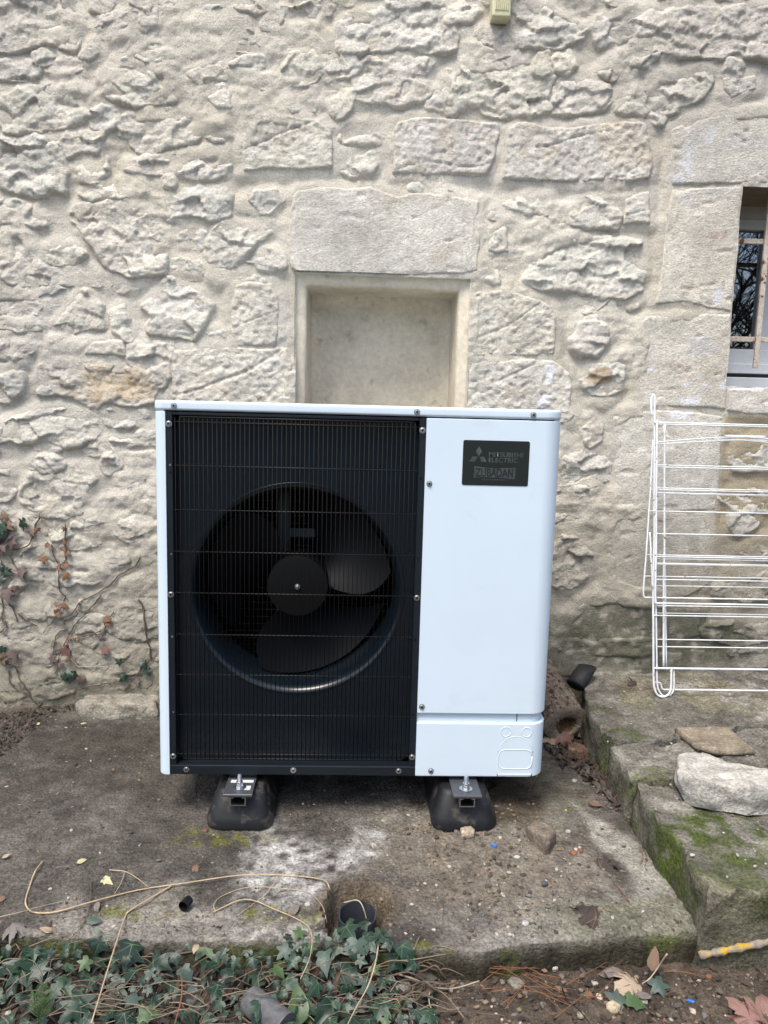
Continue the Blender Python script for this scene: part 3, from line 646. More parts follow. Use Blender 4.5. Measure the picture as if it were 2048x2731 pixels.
MB().box(x0+.04, xm-.024, wy+.03, wy+.036, zb1, zt0).build('pane', GLASS, win)
MB().box(xm+.044, x1-.06, wy+.03, wy+.036, zb1, zt0).build('pane', GLASS, win)
MB().box(x0, x1, wy-.06, wy+.05, z0, zb0-.004).build('sill_rail', PVC, win, bev=.003)
MB().box(x0+.002, x1-.002, wy-.02, wy+.04, zb0-.003, zb0+.011).build('gap_strip', pmat('gap_black', col=(.01, .01, .01), var=0, fine=0, bump=0), win)  # shade of the gap over the sill rail, put in as a black strip
grl = thing('window_grille', (x0, WY+.05, z0), 'rusty flaking cream iron bars across the window opening', 'grille')
gy = WY+.07
xb = pw(2028, 800, gy)[0]
for zz in (pw(2000, 643, gy)[2], pw(2000, 905, gy)[2]):
    MB().box(x0-.03, x1+.03, gy, gy+.008, zz-.009, zz+.009).build('bar', IRON, grl, bev=.0015)
for i, xx in enumerate((xb, xb+.22, xb+.44)):
    if xx > x1: break
    MB().box(xx-.009, xx+.009, gy-.012, gy-.0005, pw(2010, 982, gy)[2], z1+.03 if i else z1-.02).build('bar', IRON, grl, bev=.0015)

# ------------------------------------------------------------------ cream cable trunking at the top edge
CREAM = pmat('cream_plastic', col=(.62, .60, .40), rough=.45, var=.05, fine=.05, bump=0)
a, b = W(1313, 20, WY-.05), W(1363, 20, WY-.05); zz = W(1338, 44, WY-.05)[2]
tr = thing('cable_trunking', (a[0], WY, zz), 'cream ribbed plastic trunking end on the wall at top edge', 'trunking')
MB().box(a[0], b[0], WY-.05, WY+.02, zz, zz+.5).build('cover', CREAM, tr, bev=.006, seg=3)
for i in range(7):
    xx = a[0]+.011+(b[0]-a[0]-.022)*i/6; MB().box(xx-.0018, xx+.0018, WY-.0545, WY-.048, zz+.018, zz+.495).build('rib', CREAM, tr, bev=.0012, seg=1)


# ------------------------------------------------------------------ heat pump
WHITE = pmat('white_enamel', col=(.635, .745, .83), rough=.36, var=.03, vscale=3, fine=.0, spots=(8, .60, 1.0, (.54, .61, .65)), bump=.04, bscale=300, bdist=.0005, spec=.45)
DARK = pmat('dark_grey_coated_steel', col=(.0085, .0130, .0180), rough=.42, var=.08, fine=.05, bump=.05, bscale=250, bdist=.0005, spec=.35)
BLACKP = pmat('black_plastic', col=(.0022, .0026, .003), rough=.5, var=.1, fine=.05, bump=.06, bscale=300, bdist=.0005, spec=.25)
BLADE = pmat('fan_blade_plastic', col=(.0018, .0026, .0042), rough=.55, var=.12, vscale=9, fine=.1, bump=.1, bscale=400, bdist=.0005, spec=.18)
VOID = pmat('soot_black', col=(.004, .004, .0045), rough=.8, var=0, fine=0, bump=0, spec=.1)
WIRE = pmat('black_coated_wire', col=(.005, .0047, .0045), rough=.5, var=0, fine=0, bump=0, spec=.18)
COIL = pmat('teal_coil_fins', col=(.02, .06, .055), rough=.5, var=.1, fine=.1, bump=0)
STEEL = pmat('zinc_steel', col=(.62, .64, .66), rough=.28, var=.08, fine=.05, bump=0, metal=1.)
SCREWM = pmat('dull_steel', col=(.42, .44, .45), rough=.38, var=.1, fine=.05, bump=0, metal=.85)
hp = thing('heat_pump', (0, 0, .105), 'white outdoor heat pump unit with black fan grille on rubber feet', 'heat pump')
ZB, ZT = .122, 1.122
def arc(cx, cy, r, a0, a1, n=8): return [(cx+r*math.cos(R(a0+(a1-a0)*i/n)), cy+r*math.sin(R(a0+(a1-a0)*i/n))) for i in range(n+1)]
def prism(name, prof, z0, z1, mat, parent, bev=.0, seg=2, auto=40):
    n = len(prof); M = MB(); M.add([(x, y, z0) for x, y in prof]+[(x, y, z1) for x, y in prof], grid_faces(2, n, True).tolist()+[list(range(n))[::-1], list(range(n, 2*n))])
    o = M.build(name, mat, None)
    me = o.data; b = bmesh.new(); b.from_mesh(me); bmesh.ops.recalc_face_normals(b, faces=b.faces)
    if bev:
        es = [e for e in b.edges if abs(e.verts[0].co.z-e.verts[1].co.z) < 1e-6]
        bmesh.ops.bevel(b, geom=es, offset=bev, segments=seg, profile=.5, affect='EDGES', clamp_overlap=True)
    b.to_mesh(me); b.free(); me.polygons.foreach_set('use_smooth', np.ones(len(me.polygons), bool)); me.set_sharp_from_angle(angle=R(auto))
    o.modifiers.new('weighted', 'WEIGHTED_NORMAL').keep_sharp = True
    parent_to(o, parent); return o
RB, LB = .05, .026
def right_prof(x_in, off=0, t=.012):
    o = [(x_in, off)]+arc(.525-RB, RB, RB-off, -90, 0, 10)+[(.525-off, .46), (.525-off-t, .46)]+arc(.525-RB, RB, RB-off-t, 0, -90, 10)+[(x_in, off+t)]
    return o
XP = .168
prism('service_panel', right_prof(XP), .303, 1.0935, WHITE, hp, .0022)
prism('panel_recess', right_prof(XP, .011, .008), .272, .306, WHITE, hp)
lowc = prism('lower_cover', right_prof(XP), ZB, .2765, WHITE, hp, .004, 3)
MB().box(.4405, .4425, .0095, .0112, .279, .302).build('seam', VOID, lowc)
left = [(-.495, 0)]+arc(-.525+LB, LB, LB, -90, -180, 8)+[(-.525, .46), (-.513, .46)]+arc(-.525+LB, LB, LB-.012, -180, -90, 8)+[(-.495, .012)]
lp = prism('side_panel', left, ZB, 1.0935, WHITE, hp, .002)
lid_prof = arc(-.526+LB, LB-.001, LB, -180, -90, 8)+arc(.526-RB, RB-.001, RB, -90, 0, 10)+arc(.526-.02, .46, .02, 0, 90, 4)+arc(-.526+.02, .46, .02, 90, 180, 4)
lid = prism('lid', lid_prof, 1.0965, ZT, WHITE, hp, .007, 4)
MB().box(-.505, .505, .03, .45, 1.0937, 1.0985).build('lid_gasket', VOID, hp)
MB().box(-.514, .514, .462, .474, ZB, 1.09).build('back_panel', DARK, hp)
MB().box(-.51, .51, .016, .47, ZB+.001, ZB+.012).build('base_tray', DARK, hp)
MB().box(XP+.0, XP+.004, .013, .46, ZB+.012, 1.085).build('bulkhead', BLACKP, hp)
# dark fan bay: front frame, shallow recess, bell-mouth panel
frm = MB(); frm.box(-.4948, -.478, .003, .036, ZB+.028, 1.0935); frm.box(.1505, XP-.0003, .003, .036, ZB+.028, 1.0935); frm.box(-.4778, .1503, .003, .036, 1.0855, 1.0935)
frm.build('fan_frame', DARK, hp, bev=.0012, seg=1)
MB().box(-.4948, XP-.0003, .0005, .036, ZB+.001, ZB+.0272).build('sill_lip', DARK, hp, bev=.002)
fx, fz, FR = -.1625, .629, .289
N = 96; rings = []
ang = np.linspace(0, 2*math.pi, N, endpoint=False)
def rect_pt(a):
    c_, s_ = math.cos(a), math.sin(a); xr = (.1503-fx) if c_ > 0 else (fx+.4778); zr = (1.0853-fz) if s_ > 0 else (fz-.1495)
    k = min(xr/abs(c_) if abs(c_) > 1e-9 else 1e9, zr/abs(s_) if abs(s_) > 1e-9 else 1e9); return fx+c_*k, fz+s_*k
for t in np.linspace(0, 1, 8):
    rings.append([(rect_pt(a)[0]*(1-t)+(fx+FR*math.cos(a))*t, .035, rect_pt(a)[1]*(1-t)+(fz+FR*math.sin(a))*t) for a in ang])
for r_, y_ in [(.2888, .0335), (.2878, .0325)]+[(.287-.024*math.sin(t), .0325+.052*(1-math.cos(t))) for t in np.linspace(.12, math.pi/2, 12)]+[(.263, .11), (.263, .17)]:
    rings.append([(fx+r_*math.cos(a), y_, fz+r_*math.sin(a)) for a in ang])
V = np.array(rings); corners = None
bm_ = obj('bell_mouth', V.reshape(-1, 3), grid_faces(len(rings), N, True), pmat('bell_mouth_plastic', col=(.0052, .0098, .0150), rough=.22, var=.06, fine=.04, bump=.05, bscale=250, bdist=.0005, spec=.55), hp)
bm_.data.set_sharp_from_angle(angle=R(38))
cb = MB(); cb.box(-.49, -.46, .17, .44, .14, 1.08); cb.box(.15, .165, .17, .44, .14, 1.08); cb.box(-.49, .165, .40, .44, .14, 1.08); cb.box(-.49, .165, .17, .44, .135, .14); cb.box(-.49, .165, .17, .44, 1.08, 1.084)
cb.build('fan_chamber', VOID, hp)
coil = MB().box(-.459, .149, .385, .399, .142, 1.078).build('coil', VOID, hp)
ct = MB()
for i in range(40): ct.tube([(-.455, .383, .16+i*.0229), (.145, .383, .16+i*.0229)], .0018, 4)
ct.build('coil_tubes', pmat('coil_tube', col=(.10, .085, .07), rough=.4, var=.5, vscale=60, fine=0, bump=0, metal=.4), coil)
for i in range(16):
    for kx in range(2):
        zc = .40+i*.029; MB().tube([(-.4585+kx*.001, .20+kx*.07, zc-.012), (-.4585, .235+kx*.07, zc+.012)], .0022, 4).build('coil_bend', COIL, coil)
mb = MB(); mb.box(-.232, -.200, .23, .245, .15, 1.075); mb.box(-.118, -.09, .23, .245, .15, 1.075); mb.box(-.2, -.118, .225, .23, .74, .765); mb.box(-.2, -.118, .225, .23, .52, .545)
mb.build('motor_bracket', pmat('bracket_steel', col=(.05, .06, .06), rough=.5, metal=.3, var=.1, fine=.1, bump=0), hp)
fan = obj('fan', *(lambda q: (q.v, q.f))(MB().tube([(fx, .078, fz), (fx, .0782, fz), (fx, .0805, fz), (fx, .19, fz)], [.0805, .0815, .083, .085], 64)), BLACKP, hp)
fan.data.set_sharp_from_angle(angle=R(35))
def blade(a0):
    nr, nt = 16, 24; V = []
    for i in range(nr):
        s = i/(nr-1); r_ = .078+s*.178
        ch = 74+26*math.sin(s*2.0)-6*s; st_ = a0-ch*.5+22*s*s
        for j in range(nt):
            t = j/(nt-1); th = R(st_+ch*t)
            camb = math.sin(math.pi*t)*.010
            y_ = .100+.135*t+.012*s*(t-.3)-camb-.010*s
            V.append((fx+r_*math.cos(th), y_, fz+r_*math.sin(th)))
    n0 = len(V); V2 = [(x, y+.004, z) for x, y, z in V]
    F = grid_faces(nr, nt).tolist(); F2 = [[q+n0 for q in f_[::-1]] for f_ in F]
    per = [i for i in range(nt)]+[i*nt+nt-1 for i in range(1, nr)]+[(nr-1)*nt+j for j in range(nt-2, -1, -1)]+[i*nt for i in range(nr-2, 0, -1)]
    F3 = [[per[i], per[(i+1) % len(per)], per[(i+1) % len(per)]+n0, per[i]+n0] for i in range(len(per))]
    o = obj('blade', V+V2, F+F2+F3, BLADE, fan); o.data.set_sharp_from_angle(angle=R(50)); return o
for a0 in (33, -87, 153): blade(a0)
MB().cyl((fx, .079, fz), (0, -1, 0), .0075, .009, 20).cyl((fx, .070, fz), (0, -1, 0), .0038, .004, 12).build('hub_nut', STEEL, fan, bev=.0015, auto=40)
# grille: every wire its own piece
gri = thing('grille', (0, 0, 0), None, None); 
gri.location = (0, 0, .105); gri['_at'] = [0., 0., .105]; gri.parent = hp; gri.matrix_parent_inverse = Matrix.Translation(-Vector((0, 0, .105)))
vw = MB().tube([(0, .0005, .168), (0, .0002, 1.079)], .00095, 5); vme = mesh_from('wire', vw.v, vw.f, WIRE)
for i in range(53):
    o = link('wire', vme, gri); o.location.x = -.4705+i*.01172
zs_ = (1.069, .958, .844, .7345, .625, .513, .403, .292, .181)
hw = MB().tube([(-.4745, .0026, 0), (.1475, .0026, 0)], .00115, 5); WIRE_LIT = pmat('lit_black_wire', col=(.024, .021, .019), rough=.45, var=0, fine=0, bump=0, spec=.4); hme = mesh_from('wire', hw.v, hw.f, WIRE_LIT)  # lighter copy of the wire colour: light on the wire tops painted in
for i, zz in enumerate(zs_): o = link('wire', hme, gri); o.location.z = zz
hw = MB().tube([(-.461, .003, 0), (.1335, .003, 0)], .00125, 5); hme2 = mesh_from('wire', hw.v, hw.f, WIRE_LIT)
for zz in (1.0815, .168): o = link('wire', hme2, gri); o.location.z = zz
hk = MB()
for i in (0, 3): pass
def screw(name, x, z, y, parent, r=.0062, mat=None):
    s_ = MB(); s_.cyl((x, y+.0005, z), (0, -1, 0), r*1.25, .0016, 18); s_.cyl((x, y-.001, z), (0, -1, 0), r*.95, .0035, 16, r2=r*.7)
    s_.cyl((x, y-.0044, z), (0, -1, 0), r*.42, .0003, 8, m=1)
    return s_.build(name, [mat or SCREWM, VOID], parent, auto=40)
for x, z in ((-.4723, 1.108), (.142, 1.108), (.4416, 1.108)): screw('screw', x, z, -.001, lid)
for x, z in ((-.4868, 1.063), (.158, 1.062), (-.4866, .6198), (.1573, .6212), (-.4862, .174), (.1585, .177)): screw('screw', x, z, .003, hp, .0066, STEEL)
for x in (-.4504, -.1634, .1225): screw('screw', x, .1378, .0005, hp, .0064, STEEL)
for x, z in ((.180, .925), (.180, .3215)): screw('screw', x, z, 0, hp)
screw('screw', .2107, .1388, 0, lowc)
for x, z, mt in ((-.4845, .9585, STEEL), (-.4835, .939, VOID), (-.484, .727, STEEL), (-.4845, .506, SCREWM), (-.4838, .298, STEEL), (.157, .938, VOID), (.157, .727, VOID), (.157, .507, VOID), (.157, .298, VOID)):
    MB().cyl((x, .0033, z), (0, -1, 0), .0028, .0012, 10).build('rivet', mt, hp)
# knock-outs: raised bead lines and slots
def bead(pts, r=.0013): return MB().tube(pts, r, 5)
kb = []
for cx, cz in ((.4115, .2525), (.4685, .2518)):
    bead([(cx+.0135*math.cos(t), .0002, cz+.0135*math.sin(t)) for t in np.linspace(0, 2*math.pi, 28)]).build('knockout', WHITE, lowc, smooth=True)
cx, cz = .4405, .1735
rr = [(cx+sx*(.0465-.018)+.018*math.cos(t), .0002, cz+sz*(.0275-.018)+.018*math.sin(t)) for sx, sz, t0 in ((1, 1, 0), (-1, 1, 90), (-1, -1, 180), (1, -1, 270)) for t in np.radians(np.linspace(t0, t0+90, 7))]
bead(rr+[rr[0]]).build('knockout', WHITE, lowc, smooth=True)
bead([(cx+.0465*math.cos(t), .0004, .1935+.046*math.sin(t)) for t in np.linspace(0, math.pi, 24)], .0011).build('knockout', WHITE, lowc, smooth=True)
for xx in (.3934, .4877): MB().box(xx-.0009, xx+.0009, -.0006, .006, ZB+.0005, ZB+.0095).build('slot', VOID, lowc)
MB().box(.3945, .4866, -.0008, .002, ZB+.006, ZB+.0095).build('fold', WHITE, lowc, bev=.0006, seg=1)
# name plate
PLATE = pmat('name_plate', col=(.022, .028, .027), rough=.16, var=.05, vscale=5, fine=0, bump=0, spec=.5)
PRINT = pmat('silver_print', col=(.17, .18, .18), rough=.25, var=.45, vscale=26, fine=0, bump=0, metal=.6)
px0, px1, pz0, pz1 = .264, .4366, .924, 1.0402
pp = [(sx, sz) for sx, sz in []]
def rrect(x0, x1, z0, z1, r, n=5):
    o = []
    for cx_, cz_, a_ in ((x1-r, z1-r, 0), (x0+r, z1-r, 90), (x0+r, z0+r, 180), (x1-r, z0+r, 270)):
        o += [(cx_+r*math.cos(R(a_+90*i/n)), cz_+r*math.sin(R(a_+90*i/n))) for i in range(n+1)]
    return o
def plate(name, pts, y0, y1, mat, parent):
    n = len(pts); return MB().add([(x, y1, z) for x, z in pts]+[(x, y0, z) for x, z in pts], grid_faces(2, n, True).tolist()+[list(range(n)), list(range(n, 2*n))[::-1]]).build(name, mat, parent)
pla = plate('name_plate', rrect(px0, px1, pz0, pz1, .005), -.0012, .001, PLATE, hp)
def plz(x, y): return px0+(x-295)/985*(px1-px0), pz1-(y-140)/660*(pz1-pz0)
for pts in (((530, 232), (577, 300), (527, 372), (485, 300)), ((437, 380), (522, 378), (470, 452), (392, 452)), ((540, 380), (612, 382), (652, 455), (572, 452))):
    plate('emblem', [plz(*p) for p in pts][::-1], -.0016, -.0005, PRINT, pla)
def text(s, x, y, w_, h_, mat, shear=0, name='lettering', bold=0.):
    cu = bpy.data.curves.new('lettering', 'FONT'); cu.body = s; cu.size = 1; cu.resolution_u = 2; cu.shear = shear; cu.offset = bold
    to = bpy.data.objects.new('lettering_src', cu); COL.objects.link(to)
    dg = bpy.context.evaluated_depsgraph_get(); me = bpy.data.meshes.new_from_object(to.evaluated_get(dg)); bpy.data.objects.remove(to)
    co = np.empty(len(me.vertices)*3); me.vertices.foreach_get('co', co); co = co.reshape(-1, 3); mn, mx = co.min(0), co.max(0)
    (xa, za), (xb_, zb_) = plz(x, y+h_), plz(x+w_, y)
    nv = np.stack([xa+(co[:, 0]-mn[0])/(mx[0]-mn[0])*(xb_-xa), np.full(len(co), -.0016), za+(co[:, 1]-mn[1])/(mx[1]-mn[1])*(zb_-za)], 1)
    me.vertices.foreach_set('co', nv.ravel()); me.materials.clear(); me.materials.append(mat); me.update()
    return link(name, me, pla)
text('MITSUBISHI', 680, 308, 505, 72, PRINT, bold=.012); text('ELECTRIC', 680, 392, 432, 68, PRINT, bold=.012)
bow = [(470, 520), (600, 535), (780, 545), (960, 538), (1085, 528), (1078, 705), (960, 690), (780, 680), (600, 680), (468, 690)]
plate('emblem', [plz(*p) for p in bow][::-1], -.0015, -.0005, pmat('dim_print', col=(.10, .112, .115), rough=.3, var=.55, vscale=30, fine=0, bump=0, metal=.5), pla)
text('ZUBADAN', 492, 545, 560, 130, pmat('plate_ink', col=(.02, .025, .025), rough=.3, var=0, fine=0, bump=0), bold=.02)
for q in pla.children:
    if q.data.materials and q.data.materials[0].name == 'plate_ink':
        for v_ in q.data.vertices: v_.co.y = -.0019
text('New Generation', 590, 698, 365, 26, PRINT, shear=.3)
# unit brackets that reach over the rubber feet
BRK = pmat('bracket_grey', col=(.055, .06, .068), rough=.4, var=.1, fine=.08, bump=0, spec=.5)
STK = pmat('paper_sticker', col=(.6, .62, .62), rough=.6, var=.25, vscale=160, fine=.3, fscale=320, bump=0)
FEET = ((-.301, 'left'), (.301, 'right'))
for cx, sd_ in FEET:
    b_ = MB(); b_.box(cx-.038, cx+.038, -.082, .02, .1075, .1105); b_.box(cx-.038, cx+.038, -.0835, -.0815, .1035, .1105); b_.box(cx-.036, cx+.036, .0205, .0235, .1075, ZB+.001)
    bo = b_.build('foot_bracket', BRK, hp, bev=.0008, seg=1)
    if sd_ == 'left':
        MB().box(cx-.028, cx+.032, -.019, -.004, .1106, .1109).build('sticker', STK, bo); MB().box(cx+.012, cx+.029, -.058, -.036, .1106, .1109).build('sticker', STK, bo)

# ------------------------------------------------------------------ rubber feet
RUB = pmat('dusty_black_rubber', col=(.009, .010, .012), rough=.55, var=.2, vscale=14, fine=.2, bump=.35, bscale=110, bdist=.002, spec=.4, spots=(22, .53, .68, (.085, .075, .062)))
def foot(cx, label):
    t = thing('rubber_support', (cx, .23, 0), label, 'rubber support', 'rubber supports under the heat pump')
    rings = []
    for z, hx, y0_, y1_, r in ((.0, .084, -.064, .536, .034), (.005, .088, -.069, .54, .038), (.020, .0885, -.069, .54, .038), (.034, .086, -.064, .535, .036), (.088, .066, -.036, .507, .024), (.095, .0615, -.030, .502, .022), (.098, .055, -.024, .495, .018), (.098, .02, .02, .45, .015)):
        o = []
        for qx, qy, a_ in ((cx+hx-r, y1_-r, 0), (cx-hx+r, y1_-r, 90), (cx-hx+r, y0_+r, 180), (cx+hx-r, y0_+r, 270)):
            for i in range(9):
                o.append((qx+r*math.cos(R(a_+90*i/8)), qy+r*math.sin(R(a_+90*i/8)), z))
        rings.append(o)
    V = np.array(rings); n = V.shape[1]
    ph = resample(V[0][:, :2], .012)  # denser ring
    dens = []
    for rg in V:
        c_ = np.vstack([rg, rg[:1]]); seg = np.r_[0, np.cumsum(np.linalg.norm(np.diff(c_, axis=0), axis=1))]; u = np.linspace(0, seg[-1], 160, endpoint=False)
        dens.append(np.stack([np.interp(u, seg, c_[:, k_]) for k_ in range(3)], 1))
    V = np.array(dens)
    body = obj('body', V.reshape(-1, 3), grid_faces(len(V), 160, True).tolist()+[list(range(7*160, 8*160))], RUB, t); body.data.set_sharp_from_angle(angle=R(24))
    ch = MB(); w2, zt, zb_ = .0205, .1002, .077; y0_, y1_ = -.0785, .47
    ch.box(cx-w2, cx-w2+.0025, y0_, y1_, zb_, zt); ch.box(cx+w2-.0025, cx+w2, y0_, y1_, zb_, zt); ch.box(cx-w2+.0026, cx+w2-.0026, y0_, y1_, zb_, zb_+.0025)
    ch.box(cx-w2+.0026, cx-.011, y0_, y1_, zt-.0025, zt); ch.box(cx+.011, cx+w2-.0026, y0_, y1_, zt-.0025, zt)
    ch.build('channel', STEEL, t)
    by = -.046
    bt = MB().tube([(cx, by, .095), (cx, by, .147), (cx, by, .149)], [.0055, .0055, .0042], 14).build('bolt', STEEL, t, auto=40)
    MB().cyl((cx, by, .1108), (0, 0, 1), .0175, .0022, 28).build('washer', STEEL, bt, auto=40)
    hexn = MB().cyl((cx, by, .1132), (0, 0, 1), .0102, .009, 6); hexn.build('nut', STEEL, bt, bev=.0008)
    MB().cyl((cx, by, .1224), (0, 0, 1), .0098, .006, 6).build('nut', STEEL, bt, bev=.0008)
    for i in range(7): MB().tube([(cx+.0057*math.cos(a_), by+.0057*math.sin(a_), .131+i*.0023) for a_ in np.linspace(0, 2*math.pi, 13)], .0005, 4, cap=False).build('thread', STEEL, bt)
    return t
foot(FEET[0][0], 'dusty black rubber foot under the fan side, muddy scrapes on its front')
foot(FEET[1][0], 'black rubber foot under the white service panel, pale pebble at its toe')

# ------------------------------------------------------------------ folded clothes airer leaning on the wall
WIREW = pmat('white_coated_wire', col=(.74, .77, .79), rough=.4, var=.1, vscale=20, fine=.05, bump=0, spec=.4, spots=(60, .665, .69, (.30, .15, .07)))
rk_n = np.array([0, 1, -.165/1.03]); rk_d = .520-.163*.165/1.03
def rk(px, py, off=0.): return onp(px, py, rk_n, rk_d+off)
def z3(x, y): return 1700+x/4.609, 1020+y/4.609
def z4(x, y): return 1700+x/4.767, 1480+y/4.767
rack = thing('clothes_airer', (1.3, .55, .15), 'folded white wire clothes airer leaning against the wall', 'airer')
XC = 1.335
def mirror(p): return np.array([2*XC-p[0], p[1], p[2]])
def rail(name, pts, r, mir=True, n=6):
    p = smooth_path(pts, 5)
    MB().tube(p, r, n).build(name, WIREW, rack, smooth=True)
    if mir: MB().tube([mirror(q) for q in p], r, n).build(name, WIREW, rack, smooth=True)
R1, R2 = .0040, .0031
rail('frame_rail', [rk(*z3(180, 400)), rk(*z3(171, 350)), rk(*z3(171, 210)), rk(*z3(186, 170)), rk(*z3(205, 152)), rk(*z3(211, 200)), rk(*z3(211, 400)), rk(*z3(209, 800)), rk(*z3(207, 1300)), rk(*z3(207, 1900)), rk(*z4(200, 300)), rk(*z4(200, 800)), rk(*z4(203, 1300)), rk(*z4(205, 1600)), rk(*z4(222, 1720)), rk(*z4(262, 1785)), rk(*z4(330, 1803)), rk(*z4(395, 1770)), rk(*z4(425, 1690)), rk(*z4(430, 1430))], R1)
rail('frame_rail', [rk(*z3(240, 470), -.01), rk(*z3(236, 900), -.01), rk(*z3(230, 1400), -.01), rk(*z3(228, 2000), -.01), rk(*z4(228, 300), -.01), rk(*z4(226, 560), -.01), rk(*z4(232, 610), -.01), rk(*z4(260, 615), -.01)], R1)
rail('frame_rail', [rk(*z4(233, 560), .006), rk(*z4(238, 900), .006), rk(*z4(244, 1300), .006), rk(*z4(248, 1600), .006), rk(*z4(270, 1720), .006), rk(*z4(325, 1790), .006), rk(*z4(400, 1795), .006), rk(*z4(452, 1730), .006), rk(*z4(464, 1640), .006), rk(*z4(461, 1430), .006)], R2)
rail('frame_rail', [rk(*z3(333, 510), .02), rk(*z3(331, 1200), .02), rk(*z3(331, 2000), .02), rk(*z4(333, 300), .02), rk(*z4(333, 900), .02), rk(*z4(331, 1435), .02)], R1)
rail('frame_rail', [rk(*z4(352, 100), .03), rk(*z4(357, 700), .03), rk(*z4(366, 1440), .03)], R2*.9)
rail('side_rail', [rk(*z3(192, 700), .012), rk(*z3(160, 1300), .012), rk(*z3(130, 1750), .012), rk(*z3(104, 2150), .012), rk(*z4(88, 260), .012), rk(*z4(76, 440), .012), rk(*z4(76, 510), .012), rk(*z4(95, 541), .012), rk(*z4(150, 542), .012)], R2)
rail('side_rail', [rk(*z3(150, 1840), -.004), rk(*z3(165, 2050), -.004), rk(*z4(168, 0), -.004), rk(*z4(183, 200), -.004), rk(*z4(190, 420), -.004)], R2)
rail('hook', [rk(*z4(225, 1620), .01), rk(*z4(280, 1622), .01), rk(*z4(300, 1650), .01), rk(*z4(315, 1700), .01), rk(*z4(350, 1711), .01)], R2*.8)
def rod(pts, r=.0016, off=0.):
    p = [rk(*q, off) for q in pts]; r = r*1.35
    if len(p) == 2:
        e = mirror(p[0]); e[2] = p[0][2]; MB().tube([p[0], e], r, 6).build('rod', WIREW, rack, smooth=True)
    else:
        p = smooth_path(p+[mirror(q) for q in p[::-1]], 5); MB().tube(p, r, 6).build('rod', WIREW, rack, smooth=True)
for x, y, x2, y2, r, o in ((205, 492, 1600, 497, .0023, -.008), (245, 512, 1600, 525, .002, .02), (235, 1015, 1600, 1022, .0016, -.01), (245, 1040, 1600, 1052, .0016, .02), (225, 1298, 1600, 1305, .0017, -.01), (150, 1316, 1600, 1326, .0015, .012), (210, 1356, 1600, 1358, .0016, -.004), (245, 1367, 1600, 1378, .0015, .02),
                  (150, 1580, 1600, 1592, .0017, -.01), (225, 1858, 1600, 1868, .0016, -.01), (250, 1864, 1600, 1890, .0016, .02), (120, 2118, 1600, 2135, .0016, .012), (220, 2141, 1600, 2150, .0016, -.01), (235, 2166, 1600, 2178, .0016, .02)):
    rod([z3(x, y), z3(x2, y2)], r, o)
rod([z3(245, 735), z3(500, 712), z3(1000, 677), z3(1604, 667)], .0016, -.01); rod([z3(245, 762), z3(700, 732), z3(1300, 710), z3(1604, 716)], .0016, .02)
for x, y, r, o in ((230, 106, .0017, -.01), (245, 118, .0015, .02), (100, 269, .0015, .012), (220, 311, .0016, -.01), (245, 391, .0015, .03), (95, 541, .0022, .012), (245, 614, .0026, -.01), (235, 644, .0016, .02), (240, 739, .0016, .02), (205, 769, .0017, 0.), (240, 1073, .0016, .02), (245, 1165, .0017, .03), (207, 1440, .0030, 0.), (340, 1711, .0024, .01)):
    rod([z4(x, y), z4(1600, y)], r, o)

# ------------------------------------------------------------------ log, rubber offcut, rocks, tile
BARK = pmat('bark', col=(.22, .175, .135), rough=.95, spots=(48, .50, .60, (.05, .038, .03)), var=.4, vscale=30, fine=.3, fscale=90, bump=1., bscale=70, bdist=.012)
ENDW = pmat('weathered_end_grain', col=(.27, .22, .165), rough=.95, var=.3, vscale=25, fine=.3, fscale=140, bump=.7, bscale=110, bdist=.004)
ROT = pmat('crumbly_rotten_wood', col=(.19, .13, .06), rough=1., var=.5, vscale=45, fine=.4, fscale=150, bump=1., bscale=90, bdist=.012, spots=(40, .56, .66, (.28, .20, .08)))
la, lb = np.array([.712, .47, .078]), np.array([.650, .80, .185])
ax_ = (lb-la)/np.linalg.norm(lb-la)
lg = thing('log', la.tolist(), 'cut log with a rotten hollow heart between unit and stone step', 'log')
u_ = np.cross(ax_, (0, 0, 1)); u_ /= np.linalg.norm(u_); v_ = np.cross(u_, ax_)
def log_ring(t, rad, n=72, rough=.006, seed=3):
    a_ = np.linspace(0, 2*math.pi, n, endpoint=False); rr_ = rad*(1+.05*np.sin(2*a_+.5)+.03*np.sin(3*a_))+rough*fbm(np.cos(a_)*3+0*a_, np.sin(a_)*3+t*1.2, 3, 4, seed)
    return la+ax_*t+np.outer(np.cos(a_)*rr_, u_)+np.outer(np.sin(a_)*rr_, v_)
V = np.array([log_ring(t, .066+.0, 160, 0.) for t in np.linspace(0, .36, 60)]); A_ = np.linspace(0, 2*math.pi, 160, endpoint=False)[None, :]+0*V[..., 0]; T_ = np.linspace(0, .36, 60)[:, None]+0*A_
rdg = .009*fbm(np.cos(A_)*1.6+T_*.7, np.sin(A_)*1.6+T_*2.2, 6, 5, 33, .6, True)+.004*fbm(A_*6, T_*40, 1, 4, 34)
cen = la+ax_*T_[..., None]; V = V+(V-cen)/np.linalg.norm(V-cen, axis=-1, keepdims=True)*rdg[..., None]
obj('bark', V.reshape(-1, 3), grid_faces(60, 160, True), BARK, lg)
prof = [(0, .074), (-.002, .068), (-.0025, .05), (-.001, .040), (.004, .034), (.02, .029), (.05, .024), (.055, .001)]
V = np.array([log_ring(t, r_, rough=.004+.004*(r_ < .045), seed=3 if r_ > .045 else 9) for t, r_ in prof])
V[3:7] += np.array(-v_)*.012+np.array(-u_)*(-.006)
obj('end_face', V[:5].reshape(-1, 3), grid_faces(5, 72, True), ENDW, lg); obj('hollow', V[4:].reshape(-1, 3), grid_faces(4, 72, True), ROT, lg)
